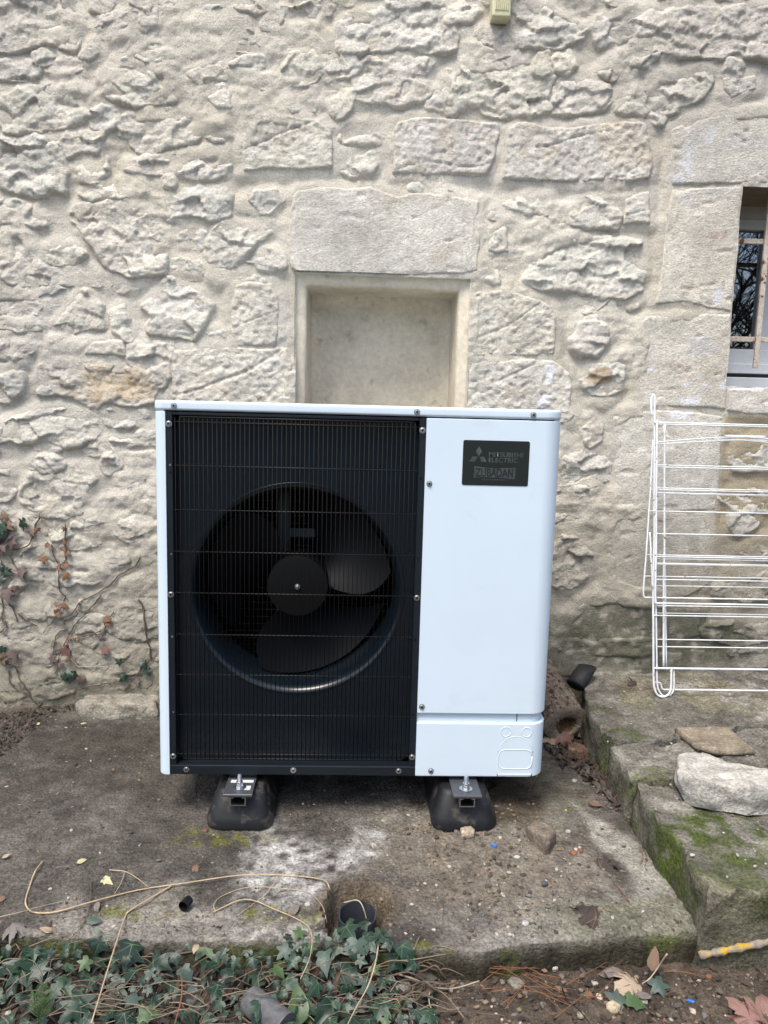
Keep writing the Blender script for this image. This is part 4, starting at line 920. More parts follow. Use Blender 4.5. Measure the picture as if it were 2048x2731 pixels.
# black rubber pipe offcut
RB2 = pmat('scuffed_black_rubber', col=(.018, .019, .021), rough=.6, var=.25, fine=.25, bump=.4, bscale=120, bdist=.002)
c0, c1 = np.array([.795, .64, .155]), np.array([.845, .685, .205])
axd = (c1-c0)/np.linalg.norm(c1-c0); t_ = thing('rubber_pipe_offcut', c0.tolist(), 'short black rubber pipe offcut lying behind the log', 'pipe')
uu = np.cross(axd, (0, 0, 1)); uu /= np.linalg.norm(uu); vv = np.cross(uu, axd); rings = []
for tt, rr_ in ((-.012, .002), (-.012, .03), (-.008, .036), (.03, .036), (.06, .034), (.085, .032), (.085, .028), (.04, .028), (.01, .028)):
    a_ = np.linspace(0, 2*math.pi, 32, endpoint=False); cut = -.022*np.sin(a_)*(tt > .05)
    rings.append(c0+np.outer(tt+cut, axd)+np.outer(np.cos(a_)*rr_, uu)+np.outer(np.sin(a_)*rr_*.8, vv))
obj('tube', np.array(rings).reshape(-1, 3), grid_faces(len(rings), 32, True), RB2, t_)
def rock(name, label, cat, poly, zb, h, col, tilt=(0, 0), st=.009, rough=.007, seed=1, rnd=.012, group=None, und=-.02, fr=22, mat=None):
    p = np.array([q[:2] for q in poly]); c_ = p.mean(0)
    f_ = lambda x, y: zb+h+tilt[0]*(x-c_[0])+tilt[1]*(y-c_[1])+.12*h*fbm(x, y, 14, 4, seed)
    v, f = lump(p, zb, f_, st=st, rnd=min(rnd, h*.45), rough=rough, fr=fr, seed=seed, side=7, undercut=und, bulge=.03)
    o = obj(name, v, f, mat or ROCK); o.color = (*col, 1); return tag(o, label, cat, group)
def usz(px, py, dz): return onp(px, py, PL_N, PL_D+dz)
big = [usz(*z6(*q), .05) for q in ((988, 800), (985, 740), (1000, 690), (1045, 660), (1180, 642), (1280, 682), (1400, 730), (1550, 782), (1700, 830), (1790, 900), (1780, 985), (1650, 1000), (1540, 1010), (1400, 985), (1240, 960), (1100, 930), (1040, 890))]
rock('rock', 'large pale flat rock lying on the stone step', 'rock', big, .118, .072, (.46, .44, .395), (-.03, -.10), .0065, .015, 81, .012, fr=22, und=.10)
tile = [usz(*z6(*q), .012) for q in ((985, 503), (1170, 499), (1355, 501), (1450, 580), (1560, 668), (1420, 678), (1290, 676), (1130, 628), (1060, 570))]
rock('stone_tile', 'thin flat tan tile on the stone step behind the pale rock', 'tile', tile, .138, .018, (.25, .21, .155), (0, 0.0407), .01, .0022, 82, .003, und=0.)
st1 = [G(*tp('T', *q), .03) for q in ((615, 330), (640, 300), (690, 290), (735, 340), (742, 365), (720, 400), (690, 408), (650, 372))]
rock('rock', 'brown angular stone on the slab right of the right rubber foot', 'rock', st1, .0, .038, (.20, .165, .13), (0, -.2), .006, .006, 83, .012, und=.0)
st2 = [G(*tp('T', *q), .012) for q in ((328, 345), (345, 337), (375, 336), (393, 350), (390, 362), (360, 366), (335, 360))]
rock('rock', 'small pale tan pebble against the toe of the right rubber foot', 'pebble', st2, .002, .018, (.42, .35, .26), (0, 0), .003, .002, 84, .006)
bst = [np.array(q) for q in ((*W(200, 1855, .70)[:1], .70), (*W(225, 1850, .66)[:1], .655), (*W(300, 1850, .65)[:1], .645), (*W(370, 1850, .64)[:1], .65), (*W(414, 1850, .66)[:1], .67), (*W(414, 1850, .70)[:1], .76), (*W(210, 1850, .70)[:1], .76))]
rock('footing_stone', 'long pale stone protruding at the foot of the wall left of unit', 'stone', bst, -.01, .062, (.27, .25, .205), (0, 0), .006, .016, 85, .014, fr=22)
# flat grey stone in the ivy, brick scrap by the log
rock('rock', 'smooth grey stone half hidden among the ivy stems', 'rock', [G(880+x/5.184, 2330+y/5.184, -.04) for x, y in ((800, 1560), (870, 1480), (990, 1440), (1100, 1460), (1140, 1530), (1100, 1600), (960, 1640), (840, 1620))], -.075, .04, (.21, .19, .165), (0, -.1), .006, .003, 86, .014)
BRICK = pmat('terracotta', col=(.21, .095, .05), rough=.9, var=.2, fine=.25, bump=.5, bscale=120, bdist=.003, spots=(40, .55, .65, (.10, .10, .06)))
rock('brick_scrap', 'mossy brown tile fragment lying below the log end', 'brick', [G(*z6(*q), .03) for q in ((200, 605), (260, 592), (362, 622), (355, 668), (280, 672), (205, 650))], .002, .03, (.17, .11, .075), (0, -.1), .006, .002, 87, .005)

# ------------------------------------------------------------------ small loose things on the ground
CAPM = pmat('black_cap_plastic', col=(.008, .008, .009), rough=.4, var=.05, fine=.05, bump=0)
p = G(*tp('S', 806, 690)); t_ = thing('plastic_stopper', (p[0], p[1], 0), 'small black plastic cap lying on the mossy slab', 'stopper')
q0 = np.array([p[0]-.006, p[1]-.008, .013]); dr = np.array([.35, .93, .05]); MB().tube([q0, q0+dr*.006, q0+dr*.024, q0+dr*.024, q0+dr*.01], [.0115, .012, .0105, .008, .007], 20, cap=False).build('tube', CAPM, t_, auto=50)
PVCG = pmat('grey_pvc', col=(.030, .034, .041), rough=.4, var=.2, vscale=20, fine=.1, bump=.2, bscale=120, bdist=.001, spots=(34, .66, .74, (.12, .11, .095)))
pc = np.array([.013, -.388]); t_ = thing('drain_pipe', (pc[0], pc[1], -.1), 'grey plastic pipe standing in a broken hole in the slab', 'pipe')
rings = []
for rr_, z in ((.043, -.14), (.043, -.012), (.0425, -.0105), (.0395, -.0105), (.039, -.012), (.039, -.13)):
    a_ = np.linspace(0, 2*math.pi, 56, endpoint=False); rings.append(np.stack([pc[0]+rr_*np.cos(a_), pc[1]+rr_*np.sin(a_)*.92, z+0*a_+.008*np.sin(a_)*(z > -.1)+.0015*np.sin(5*a_)*(z > -.1)], 1))
o = obj('tube', np.array(rings).reshape(-1, 3), grid_faces(6, 56, True), PVCG, t_); o.data.set_sharp_from_angle(angle=R(40))
MB().cyl((pc[0], pc[1], -.128), (0, 0, 1), .0385, .004, 32).build('silt', SOIL if False else pmat('dark_silt', col=(.02, .016, .013), rough=1.), t_)
p = G(*tp('S', 1135, 1150), -.03); t_ = thing('pipe_stub', (p[0], p[1], -.06), 'dirty grey pipe stub lying in the ivy at bottom edge', 'pipe')
q0 = np.array([p[0]-.032, p[1]+.035, -.022]); q1 = np.array([p[0]+.045, p[1]-.025, -.032]); MB().tube([q0, q0+(q1-q0)*.05, q0+(q1-q0)*.5, q1], [.022, .026, .0265, .027], 28).build('tube', pmat('dusty_grey_plastic', col=(.10, .10, .105), rough=.7, var=.3, vscale=30, fine=.25, bump=.4, bscale=80, bdist=.003), t_, auto=50)

def chip(name, label, cat, px, py, r, h, col, zf, seed, group=None, flat=1., mat=None, lift=0.):
    c_ = G(px, py, zf(*G(px, py)[:2])); n = 9; rr_ = random.Random(seed)
    pl = [(c_[0]+r*rr_.uniform(.75, 1.15)*math.cos(2*math.pi*i/n), c_[1]+r*flat*rr_.uniform(.75, 1.15)*math.sin(2*math.pi*i/n)) for i in range(n)]
    v, f = lump(pl, c_[2]-.002, lambda x, y: c_[2]+h+0*x, st=r*.42, rnd=h*.6, rough=r*.12, fr=.6/r, seed=seed, side=3, undercut=.15)
    o = obj(name, v, f, mat or ROCK); o.color = (*col, 1); return tag(o, label, cat, group)
chips = [
 ('pebble', 'flat white round pebble in the gravelly patch below the brown stone', 'pebble', 575, 466, .008, .004, (.45, .45, .43), 'T'),
 ('pebble', 'white round pebble near the front edge of the slab', 'pebble', 612, 752, .009, .0045, (.45, .44, .42), 'T'),
 ('pebble', 'pale tan rounded pebble among dead leaves in front soil', 'pebble', 990, 1120, .015, .013, (.45, .38, .26), 'T'),
 ('pebble', 'whitish pebble on the soil against the slab front edge', 'pebble', 736, 946, .009, .008, (.5, .47, .42), 'T'),
 ('pebble', 'small white flat pebble on concrete beside the unit base', 'pebble', 822, 135, .009, .005, (.42,.42,.4), 'T'),
 ('pebble', 'small white pebble left of the brick chip beside step', 'pebble', 796, 355, .007, .006, (.42,.41,.39), 'T'),
 ('pebble', 'tiny yellow pebble on the slab near the step', 'pebble', 786, 262, .004, .004, (.55, .42, .10), 'T'),
 ('pebble', 'dark grey pebble on the slab below the white flat pebble', 'pebble', 692, 580, .009, .007, (.10, .10, .11), 'T'),
 ('pebble', 'grey stone pressed in the soil left of pine needles', 'pebble', 572, 1022, .018, .012, (.24, .23, .19), 'T'),
 ('pebble', 'small cream pebble beside terracotta chip in front soil', 'pebble', 930, 1075, .009, .008, (.5, .44, .33), 'T'),
 ('pebble', 'cream pebble on soil under the ivy edge', 'pebble', 328, 962, .009, .008, (.48, .42, .34), 'T'),
 ('pebble', 'small tan pebble left of the two joined leaves', 'pebble', 850, 1150, .008, .007, (.4, .34, .25), 'T'),
 ('pebble', 'pale oval pebble in the bottom right soil', 'pebble', 1335, 1135, .008, .006, (.38, .34, .28), 'T'),
 ('pebble', 'pale pebble lying left of the yellow leaf on dark slab', 'pebble', 308, 350, .005, .004, (.6, .57, .5), 'S'),
 ('pebble', 'reddish pebble against the left rubber foot', 'pebble', 888, 352, .008, .006, (.22, .10, .075), 'S'),
 ('pebble', 'whitish pebble on slab behind the grey leaf near pipe', 'pebble', 1329, 672, .007, .006, (.5, .48, .44), 'S'),
]
for i, (nm, lb_, ct_, x, y, r, h, col, tl) in enumerate(chips):
    px, py = tp(tl, x, y); chip(nm, lb_, ct_, px, py, r, h, col, SZ if (py < 2000+(885 if tl == 'T' else 2000)/1.62) else GZ, 900+i)
bricks = [('brick_chip', 'largest red brick chip on concrete at foot of the step', 1090, 348, .012, .010), ('brick_chip', 'red brick chip on the gravelly patch left of its twin', 818, 450, .011, .008), ('brick_chip', 'small red brick chip right of another on gravelly patch', 850, 438, .007, .006),
          ('brick_chip', 'orange brick chip on soil between pine needles and leaves', 884, 1066, .011, .008), ('brick_chip', 'small orange brick chip on soil below the slab edge', 608, 975, .008, .006), ('brick_chip', 'red brick chip under the ivy edge on soil', 300, 958, .007, .006), ('brick_chip', 'red brick chip at the right end of pine needles', 1403, 983, .007, .005), ('brick_chip', 'broad flat red chip by the upper stems beside step', 1040, 286, .010, .004)]
for i, (nm, lb_, x, y, r, h) in enumerate(bricks):
    px, py = tp('T', x, y); chip(nm, lb_, 'brick chip', px, py, r, h, (.30, .10, .05), SZ if y < 880 else GZ, 950+i, mat=BRICK)
BLUE = pmat('blue_plastic', col=(.03, .17, .62), rough=.4, var=.05, fine=0, bump=0)
for (x, y, a_), lb_ in zip(((472, 428, 60), (1330, 1060, 40)), ('tiny blue plastic plug on the slab left of white pebble', 'tiny blue plastic plug on bottom right soil')):
    px, py = tp('T', x, y); p = G(px, py, 0 if y < 800 else -.06); z_ = (SZ if y < 800 else GZ)(p[0], p[1])+.0035
    t_ = thing('plastic_plug', (p[0], p[1], z_), lb_, 'plug'); dv = np.array([math.cos(R(a_)), -math.sin(R(a_)), .1])*.009; P0 = np.array([p[0], p[1], z_])
    MB().tube([P0-dv, P0+dv*.3, P0+dv], [.0026, .0032, .0028], 10).build('shaft', BLUE, t_); MB().cyl(P0+dv, dv, .0042, .0018, 12).build('collar', BLUE, t_)

# ------------------------------------------------------------------ leaves
LV = {k: pmat('leaf_'+k, col=c_, rough=ro, var=.22, vscale=30, fine=.12, bump=.25, bscale=160, bdist=.001, spec=.45) for k, c_, ro in (
    ('green', (.020, .046, .026), .34), ('dark', (.012, .030, .018), .32), ('dusty', (.058, .088, .074), .45), ('fresh', (.055, .10, .035), .42), ('orange', (.19, .095, .05), .8), ('purple', (.105, .075, .07), .65),
    ('brown', (.17, .105, .07), .75), ('tan', (.36, .28, .20), .8), ('grey', (.17, .15, .135), .8), ('darkbrown', (.045, .033, .027), .8), ('yellow', (.48, .45, .25), .7), ('maple', (.20, .105, .085), .6), ('red', (.15, .075, .06), .7))}
VEIN = {k: pmat('vein_'+k, col=c_, rough=.5, var=.1, fine=0, bump=0) for k, c_ in (('g', (.10, .14, .08)), ('b', (.15, .10, .065)))}
def leaf_mesh(kind, mat, seed=0):
    r = random.Random(seed)
    if kind == 'ivy':   half = [(.10, -.10), (.30, -.13), (.50, .02), (.40, .17), (.34, .24), (.52, .40), (.60, .52), (.38, .52), (.22, .56), (.14, .74)]; tips = [(0, .96), (.55, .49), (.45, .02)]
    elif kind == 'ivyn': half = [(.08, -.06), (.24, -.08), (.36, .06), (.30, .22), (.30, .32), (.36, .46), (.24, .54), (.17, .66), (.09, .82)]; tips = [(0, .95), (.32, .42), (.32, .04)]
    elif kind == 'maple': half = [(.10, .0), (.30, -.10), (.26, .02), (.50, .05), (.62, .20), (.42, .24), (.38, .32), (.60, .44), (.78, .66), (.52, .62), (.44, .70), (.26, .56), (.22, .72), (.30, .84), (.12, .90)]; tips = [(0, 1.0), (.72, .62), (.55, .16)]
    else: half = [(.10, .08), (.22, .2), (.27, .4), (.24, .6), (.15, .8)]; tips = [(0, .92), (.2, .5), (.2, .25)]
    half = [(x*r.uniform(.88, 1.1), y+r.uniform(-.03, .03)) for x, y in half]
    hl = [(x*r.uniform(.85, 1.1), y+r.uniform(-.03, .03)) for x, y in half]
    outl = [(0, 0)]+half+[(0, 1.0)]+[(-x, y) for x, y in hl[::-1]]
    curl, droop, fold = r.uniform(.1, .35), r.uniform(.1, .45), r.uniform(-.02, .22)
    if kind in ('maple', 'oval') or mat in ('orange', 'brown', 'darkbrown', 'tan', 'grey'): curl *= 2.2; droop *= 1.4
    ph = r.uniform(0, 6)
    def zf(x, y): return fold*abs(x)-curl*x*x*1.2-droop*(y-.3)**2+.03*math.sin(9*x+ph)+.035*math.sin(8*y+ph)*(.3+abs(x))
    V = [(0, .32, zf(0, .32))]; n = len(outl)
    mid = [(x*.55, .32+(y-.32)*.55) for x, y in outl]
    V += [(x, y, zf(x, y)) for x, y in mid]+[(x, y, zf(x, y)) for x, y in outl]
    F = [(0, 1+i, 1+(i+1) % n) for i in range(n)]+[(1+i, 1+n+i, 1+n+(i+1) % n, 1+(i+1) % n) for i in range(n)]; M_ = [0]*len(F)
    for tx, ty in [tips[0]]+[(s_*x, y) for x, y in tips[1:] for s_ in (1, -1)]:
        d = np.array([tx, ty-.03]); pr_ = np.array([-d[1], d[0]])/np.linalg.norm(d); pts = []
        for t, w_ in ((0, .014), (.5, .009), (.97, .002)):
            b_ = np.array([0, .03])+d*t
            for s_ in (1, -1): q = b_+pr_*w_*s_; pts.append((q[0], q[1], zf(q[0], q[1])+.012))
        o_ = len(V); V += pts; F += [(o_, o_+1, o_+3, o_+2), (o_+2, o_+3, o_+5, o_+4)]; M_ += [1, 1]
    return mesh_from('leaf', V, [list(q) for q in F], [LV[mat], VEIN['g' if mat in ('green', 'dark', 'dusty', 'fresh', 'yellow') else 'b']], M_)
LM = {}
def leafdata(kind, mat, s_):
    if (kind, mat, s_) not in LM: LM[(kind, mat, s_)] = leaf_mesh(kind, mat, s_*13+len(mat))
    return LM[(kind, mat, s_)]
def orient(nrm, tip):
    n = Vector(nrm).normalized(); t = Vector(tip); t = (t-n*t.dot(n)); t = t.normalized() if t.length > 1e-4 else n.orthogonal().normalized(); x = t.cross(n)
    return Matrix((x, t, n)).transposed().to_4x4()
def place_leaf(kind, mat, pos, size, nrm, tip, parent=None, sv=None, name='leaf'):
    me = leafdata(kind, mat, random.randint(0, 3) if sv is None else sv); o = bpy.data.objects.new(name, me); COL.objects.link(o)
    mtx = Matrix.Translation(Vector(pos)) @ orient(nrm, tip) @ Matrix.Scale(size, 4) @ Matrix.Translation((0, -.35, 0))
    if parent is not None: o.parent = parent; o.matrix_parent_inverse = Matrix.Translation(-Vector(parent['_at']))
    o.matrix_world = mtx if parent is None else mtx
    if parent is not None: o.matrix_basis = mtx
    return o
# --- ivy bed along the slab's front edge
STEMW = pmat('ivy_stem', col=(.115, .088, .062), rough=.8, var=.3, vscale=40, fine=.2, bump=.4, bscale=150, bdist=.002)
STRAW = pmat('straw_stem', col=(.45, .35, .22), rough=.6, var=.2, vscale=25, fine=.15, bump=.3, bscale=150, bdist=.001)
PALE = pmat('pale_stem', col=(.36, .30, .22), rough=.75, var=.25, vscale=30, fine=.15, bump=.3, bscale=150, bdist=.001)
ivy = thing('ground_ivy', (-.3, -.52, -.06), 'green ivy trailing along the front edge of the slab', 'ivy')
rl = random.Random(5); spots = []
def ivy_density(px, py):
    if px < 760: top = 2525+14*math.sin(px*.02)+(25 if 300 < px < 480 else 0)
    elif px < 1000: top = 2490-(px-760)*.12
    else: top = 2470+(px-1000)*.95
    if py < top or px > 1155: return 0
    if py > 2700 and 420 < px < 800: return .2
    if px < 420 and py > 2640: return .4
    if 420 < px < 640 and py > 2620: return .35
    if px > 1060: return .5
    return 1
tries = 0
while len(spots) < 215 and tries < 20000:
    tries += 1; px, py = rl.uniform(-60, 1160), rl.uniform(2460, 2790)
    if rl.random() > ivy_density(px, py): continue
    sz = rl.choice((26, 32, 38, 44, 50, 58, 66)); 
    if any((px-a)**2+(py-b)**2 < (.38*(sz+c_))**2 for a, b, c_ in spots): continue
    spots.append((px, py, sz))
for a, b, c_ in ((1085, 2545, 78), (905, 2520, 72), (985, 2505, 62), (1010, 2500, 50), (950, 2530, 60), (930, 2600, 84), (345, 2545, 80), (60, 2590, 92), (90, 2570, 88), (210, 2690, 80), (870, 2700, 84), (1015, 2690, 62), (800, 2700, 70), (740, 2590, 50)): spots.append((a, b, c_))
for px, py, sz in spots:
    edge = front_y(np.array([G(px, py)[0]]))[0]
    p = G(px, py, -.01); z_ = -.03
    yy = p[1]; lift = rl.uniform(.0, .045)
    if p[1] > edge+.01: z_ = .012+rl.uniform(0, .01); nv = (rl.uniform(-.4, .4), rl.uniform(-.6, -.1), 1)
    elif p[1] > edge-.05: z_ = rl.uniform(-.02, .015); nv = (rl.uniform(-.5, .5), rl.uniform(-1.1, -.4), .8)
    else: z_ = -.05+lift; nv = (rl.uniform(-.6, .6), rl.uniform(-.9, -.1), 1)
    p = G(px, py, z_); mt = rl.choices(('green', 'dark', 'dusty', 'fresh', 'brown'), (.44, .41, .11, .04, .0))[0]
    a_ = rl.gauss(-90, 55); place_leaf(rl.choice(('ivy', 'ivy', 'ivyn')), mt, p, sz*.00074, nv, (math.cos(R(a_)), math.sin(R(a_)), -.35), ivy)
stm = MB()
for i in range(150):
    px, py = rl.uniform(-40, 1130), rl.uniform(2525, 2740)
    if ivy_density(px, py) == 0: continue
    p0 = G(px, py, -.05); a_ = rl.uniform(-.5, .5)+(0 if rl.random() < .6 else 1.5); L_ = rl.uniform(.05, .16); d = np.array([math.cos(a_), math.sin(a_)*.5, 0])
    pts = [p0+d*L_*t+np.array([rl.uniform(-.008, .008), rl.uniform(-.008, .008), .02*math.sin(t*3)+rl.uniform(-.006, .012)]) for t in np.linspace(0, 1, 5)]
    stm.tube(smooth_path(pts, 3), rl.choice((.0011, .0014, .002)), 5)
tag(stm.build('stems', STEMW, ivy, smooth=True), kind='stuff')
tw = MB()
for i in range(85):
    px, py = rl.uniform(-40, 1180), rl.uniform(2515, 2740); p0 = G(px, py, rl.uniform(-.045, .012)); a_ = rl.gauss(.2, .8); L_ = rl.uniform(.03, .13); d = np.array([math.cos(a_), math.sin(a_)*.6, rl.uniform(-.2, .25)])
    pts = [p0+d*L_*t+np.array([0, 0, .005*math.sin(t*3)])+np.array([rl.uniform(-.005, .005) for _ in range(3)]) for t in np.linspace(0, 1, 4)]; tw.tube(smooth_path(pts, 3), rl.choice((.0006, .0008, .0011)), 4)
tag(tw.build('dry_twigs', pmat('dry_twig', col=(.23, .18, .125), rough=.8), ivy, smooth=True), kind='stuff')
# --- traced dry stems, each a thing of its own
def stem(label, pts, r, mat=STRAW, tile='S', zlift=.006, name='dry_stem', zs=None, cat='stem', group=None):
    P3 = []
    for i, (x, y) in enumerate(pts):
        px, py = tp(tile, x, y); q = G(px, py); e = front_y(np.array([q[0]]))[0]
        if zs is not None: q = G(px, py, zs[i])
        elif q[1] > e+.0: q = G(px, py, SZ(q[0], q[1])+zlift+.004*math.sin(i*2.1))
        else: q = G(px, py, (.03 if tile == 'S' else -.045)+.006*math.sin(i*1.7))
        P3.append(q)
    p = smooth_path(P3, 5); k = len(p); rr_ = [r*(1-.45*i/k) for i in range(k)]
    o = MB().tube(p, rr_, 6).build(name, mat, None, smooth=True); return tag(o, label, cat, group)
stem('long curved straw-coloured stem stretching across the slab to the pipe', [(185, 480), (152, 525), (128, 590), (110, 655), (125, 690), (155, 703), (240, 700), (400, 655), (600, 605), (800, 575), (1030, 542), (1200, 540), (1385, 558), (1425, 600), (1450, 680), (1465, 765)], .0021)
stem('straight straw-coloured stem forking down from the long one over ivy', [(750, 582), (650, 640), (560, 695), (540, 725), (500, 840), (450, 1000), (395, 1180)], .0021)
stem('thin forked straw stem above the long one on the slab', [(472, 518), (540, 525), (590, 552), (640, 592)], .0012)
stem('short thin twig hanging from the forked straw stem', [(540, 525), (525, 570), (495, 622)], .0010)
stem('thin pale stem under the left end of long stem', [(-30, 728), (90, 700), (190, 672), (272, 654)], .0011, PALE)
stem('hoop of thin straw stem on the white stained slab', [(930, 695), (925, 665), (965, 628), (1080, 592), (1240, 600), (1330, 615), (1390, 670), (1412, 745)], .0011)
stem('straw stem curving down from the white stain into ivy', [(920, 700), (1060, 645), (1190, 690), (1300, 740), (1345, 790), (1340, 890), (1298, 990)], .0015)
stem('thin straw stem crossing the hoop on slab', [(1205, 545), (1150, 620), (1090, 668), (1025, 715)], .0011)
stem('bent pale stem hooked over the rim of grey pipe', [(1485, 660), (1545, 650), (1572, 690), (1590, 765)], .0018, PALE, zs=(.01, .03, .02, -.02))
stem('upright straw stem rising from bottom edge right of pipe', [(1635, 840), (1622, 920), (1590, 1020), (1540, 1110), (1490, 1210)], .0017)
stem('thin dark twig standing on slab above the ivy', [(395, 570), (390, 640), (375, 720), (330, 790), (230, 880), (190, 930)], .0010, STEMW)
stem('brown upright twig in the ivy near the bottom', [(787, 970), (785, 1060), (770, 1130), (750, 1200)], .0015, pmat('reddish_twig', col=(.19, .085, .05), rough=.7))
stem('pale branching twig over the soil right of the ivy', [(50, 965), (130, 990), (200, 1022), (300, 1030), (412, 998)], .0022, PALE, 'T')
stem('long dark twig running along the bottom soil', [(60, 1120), (200, 1128), (330, 1132), (440, 1140), (525, 1148)], .0016, STEMW, 'T')
stem('pale drooping stem at ivy edge down to bottom', [(15, 830), (20, 930), (55, 1010), (100, 1110), (130, 1200)], .0016, PALE, 'T')
stem('thin pale stem forking to the bottom left of soil', [(200, 1025), (195, 1090), (220, 1150), (238, 1200)], .0014, PALE, 'T')
stem('pale twig standing against the slab edge by big brown leaf', [(1222, 882), (1190, 930), (1150, 985), (1115, 1010)], .0019, PALE, 'T', zs=(.02, -.02, -.045, -.05))
stem('black cable piece curving through the pine needles', [(770, 1030), (790, 1080), (840, 1120), (895, 1190)], .0018, CAPM, 'T', name='cable_piece', cat='cable')
# --- pine needles
NEED = pmat('pine_needle', col=(.19, .085, .04), rough=.6, var=.25, fine=.1, bump=0)
def needle(pts, tile, label, group, zl=.004):
    stem(label, pts, .0009, NEED, tile, zl, 'pine_needle', None, 'pine needle', group)
rn = random.Random(9)
for i in range(26):
    x, y = rn.uniform(440, 980), rn.uniform(930, 1100); a_ = rn.choice((rn.uniform(-.25, .15), rn.uniform(-1.1, -.5), rn.uniform(.3, .7))); L_ = rn.uniform(110, 240)
    pts = [(x+L_*t*math.cos(a_), y+L_*t*math.sin(a_)+8*math.sin(t*3)) for t in np.linspace(-.5, .5, 4)]
    if min(q[1] for q in pts) < 905: continue
    needle(pts, 'T', 'thin reddish pine needle on the soil before the slab', 'pine needles on the front soil')
for pts in (((440, 935), (560, 940), (672, 944)), ((445, 942), (560, 947), (665, 938)), ((1210, 950), (1300, 960), (1395, 988)), ((1205, 958), (1290, 958), (1390, 978))): needle(pts, 'T', 'thin reddish pine needle on the soil before the slab', 'pine needles on the front soil')
for pts in (((990, 575), (1030, 615), (1068, 672)), ((1010, 590), (1045, 640), (1060, 655)), ((495, 465), (505, 480), (515, 497)), ((232, 555), (270, 582), (320, 606)), ((690, 545), (730, 570), (762, 582)), ((1105, 420), (1118, 460), (1105, 500)), ((1122, 425), (1135, 470), (1125, 505)), ((830, 195), (900, 205), (980, 222)), ((1375, 700), (1385, 760), (1378, 850))):
    needle(pts, 'T', 'thin dry needle lying on the slab right of the feet', 'needles on the slab')
for pts in (((1380, 1865), (1380, 1865)),): pass
for a, b, c_ in (((1615, 1827), (1680, 1838), (1740, 1842)), ((1625, 1832), (1690, 1850), (1745, 1860)), ((1720, 1822), (1740, 1827), (1752, 1830)), ((1805, 1842), (1880, 1838), (1960, 1833)), ((1800, 1848), (1850, 1846), (1900, 1843))):
    p = [US(*q)+np.array([0, 0, .007]) for q in (a, b, c_)]; o = MB().tube(smooth_path(p, 4), .0009, 5).build('pine_needle', NEED, None, smooth=True)
    tag(o, 'reddish pine needle lying on the stone step by the airer foot', 'pine needle', 'pine needles on the step')
# --- fallen leaves, one by one
def fallen(label, tile, x, y, kind, mat, size, z=None, nrm=None, ang=-60, sv=None):
    px, py = tp(tile, x, y) if tile in TILES else (x, y)
    q = G(px, py, 0 if z is None else z)
    e = front_y(np.array([q[0]]))[0]
    if z is None:
        if q[1] < e: q = G(px, py, -.05); z_ = GZ(q[0], q[1])+.012
        else: z_ = SZ(q[0], q[1])+.007
        q = G(px, py, z_)
    o = place_leaf(kind, mat, q, size, nrm or (random.uniform(-.3, .3), random.uniform(-.5, 0), 1), (math.cos(R(ang)), math.sin(R(ang)), 0), None, sv, 'fallen_leaf')
    return tag(o, label, 'leaf')
fallen('broad pale brown dead leaf on the soil in front of slab', 'T', 1070, 1010, 'maple', 'tan', .062, ang=200)
fallen('grey curled dead leaf touching the slab front edge', 'T', 998, 958, 'oval', 'grey', .055, ang=170)
fallen('tan dead leaf leaning on slab edge beside the pale twig', 'T', 1162, 918, 'oval', 'brown', .05, z=-.03, nrm=(0, -1, .6), ang=80)
fallen('small grey dead leaf right under the broad brown one', 'T', 1112, 1058, 'oval', 'grey', .04, ang=10)
fallen('grey-green ivy leaf lying left of its pair on soil', 'T', 1000, 1078, 'ivy', 'dusty', .042, ang=140)
fallen('bright green ivy leaf lying flat on front soil', 'T', 1082, 1088, 'ivyn', 'fresh', .046, ang=-20)
fallen('blue-green ivy leaf beside the pale twig on soil', 'T', 1190, 1020, 'ivy', 'dusty', .042, ang=-70)
fallen('reddish brown maple leaf at the bottom right corner', 'T', 1580, 1160, 'maple', 'maple', .075, ang=190)
fallen('brown leaf at the right edge above the reddish maple leaf', 'T', 1640, 1095, 'oval', 'maple', .06, ang=250)
fallen('dark brown leaf under the lichen stick end', 'T', 1440, 850, 'oval', 'brown', .05, z=-.04, ang=20)
fallen('small green leaf scrap on bottom right soil', 'T', 1572, 1075, 'oval', 'fresh', .03, ang=-60)
fallen('brown leaf curled on concrete below the unit corner', 'T', 903, 235, 'oval', 'grey', .045, ang=0)
fallen('dark leaf at the foot of the step above brick chip', 'T', 1012, 235, 'oval', 'darkbrown', .05, ang=-40)
fallen('black wrinkled leaf on the pale concrete strip', 'T', 960, 495, 'maple', 'darkbrown', .05, ang=10)
fallen('black rotten leaf lying near the front of slab', 'T', 870, 712, 'maple', 'darkbrown', .075, ang=160)
fallen('brown leaf tip at the left ivy edge of soil', 'T', 18, 1130, 'oval', 'red', .05, ang=-50)
fallen('yellow leaf alone on the dark slab', 'S', 345, 480, 'oval', 'yellow', .026, ang=40)
fallen('pale yellow leaf caught in forked straw stem', 'S', 460, 563, 'ivyn', 'yellow', .030, ang=-30)
fallen('brown split leaf on the slab above long stem', 'S', 845, 506, 'ivyn', 'brown', .026, ang=90)
fallen('grey leaf at far left above the ivy', 'S', 68, 765, 'maple', 'grey', .045, ang=-20)
fallen('pale oval leaf lying on the slab above ivy at left', 'S', 207, 778, 'oval', 'tan', .032, ang=170)
fallen('large grey dead leaf near the hooped stem', 'S', 975, 752, 'maple', 'grey', .040, ang=-100)
fallen('grey leaf between hoop and pipe on the slab', 'S', 1265, 695, 'oval', 'grey', .040, ang=60)
fallen('small white leaf at slab edge above the ivy', 'S', 846, 850, 'oval', 'tan', .026, z=.004, ang=-95)
fallen('dusty green leaf at left end of moss on slab', 'S', 396, 735, 'oval', 'dusty', .034, ang=0)
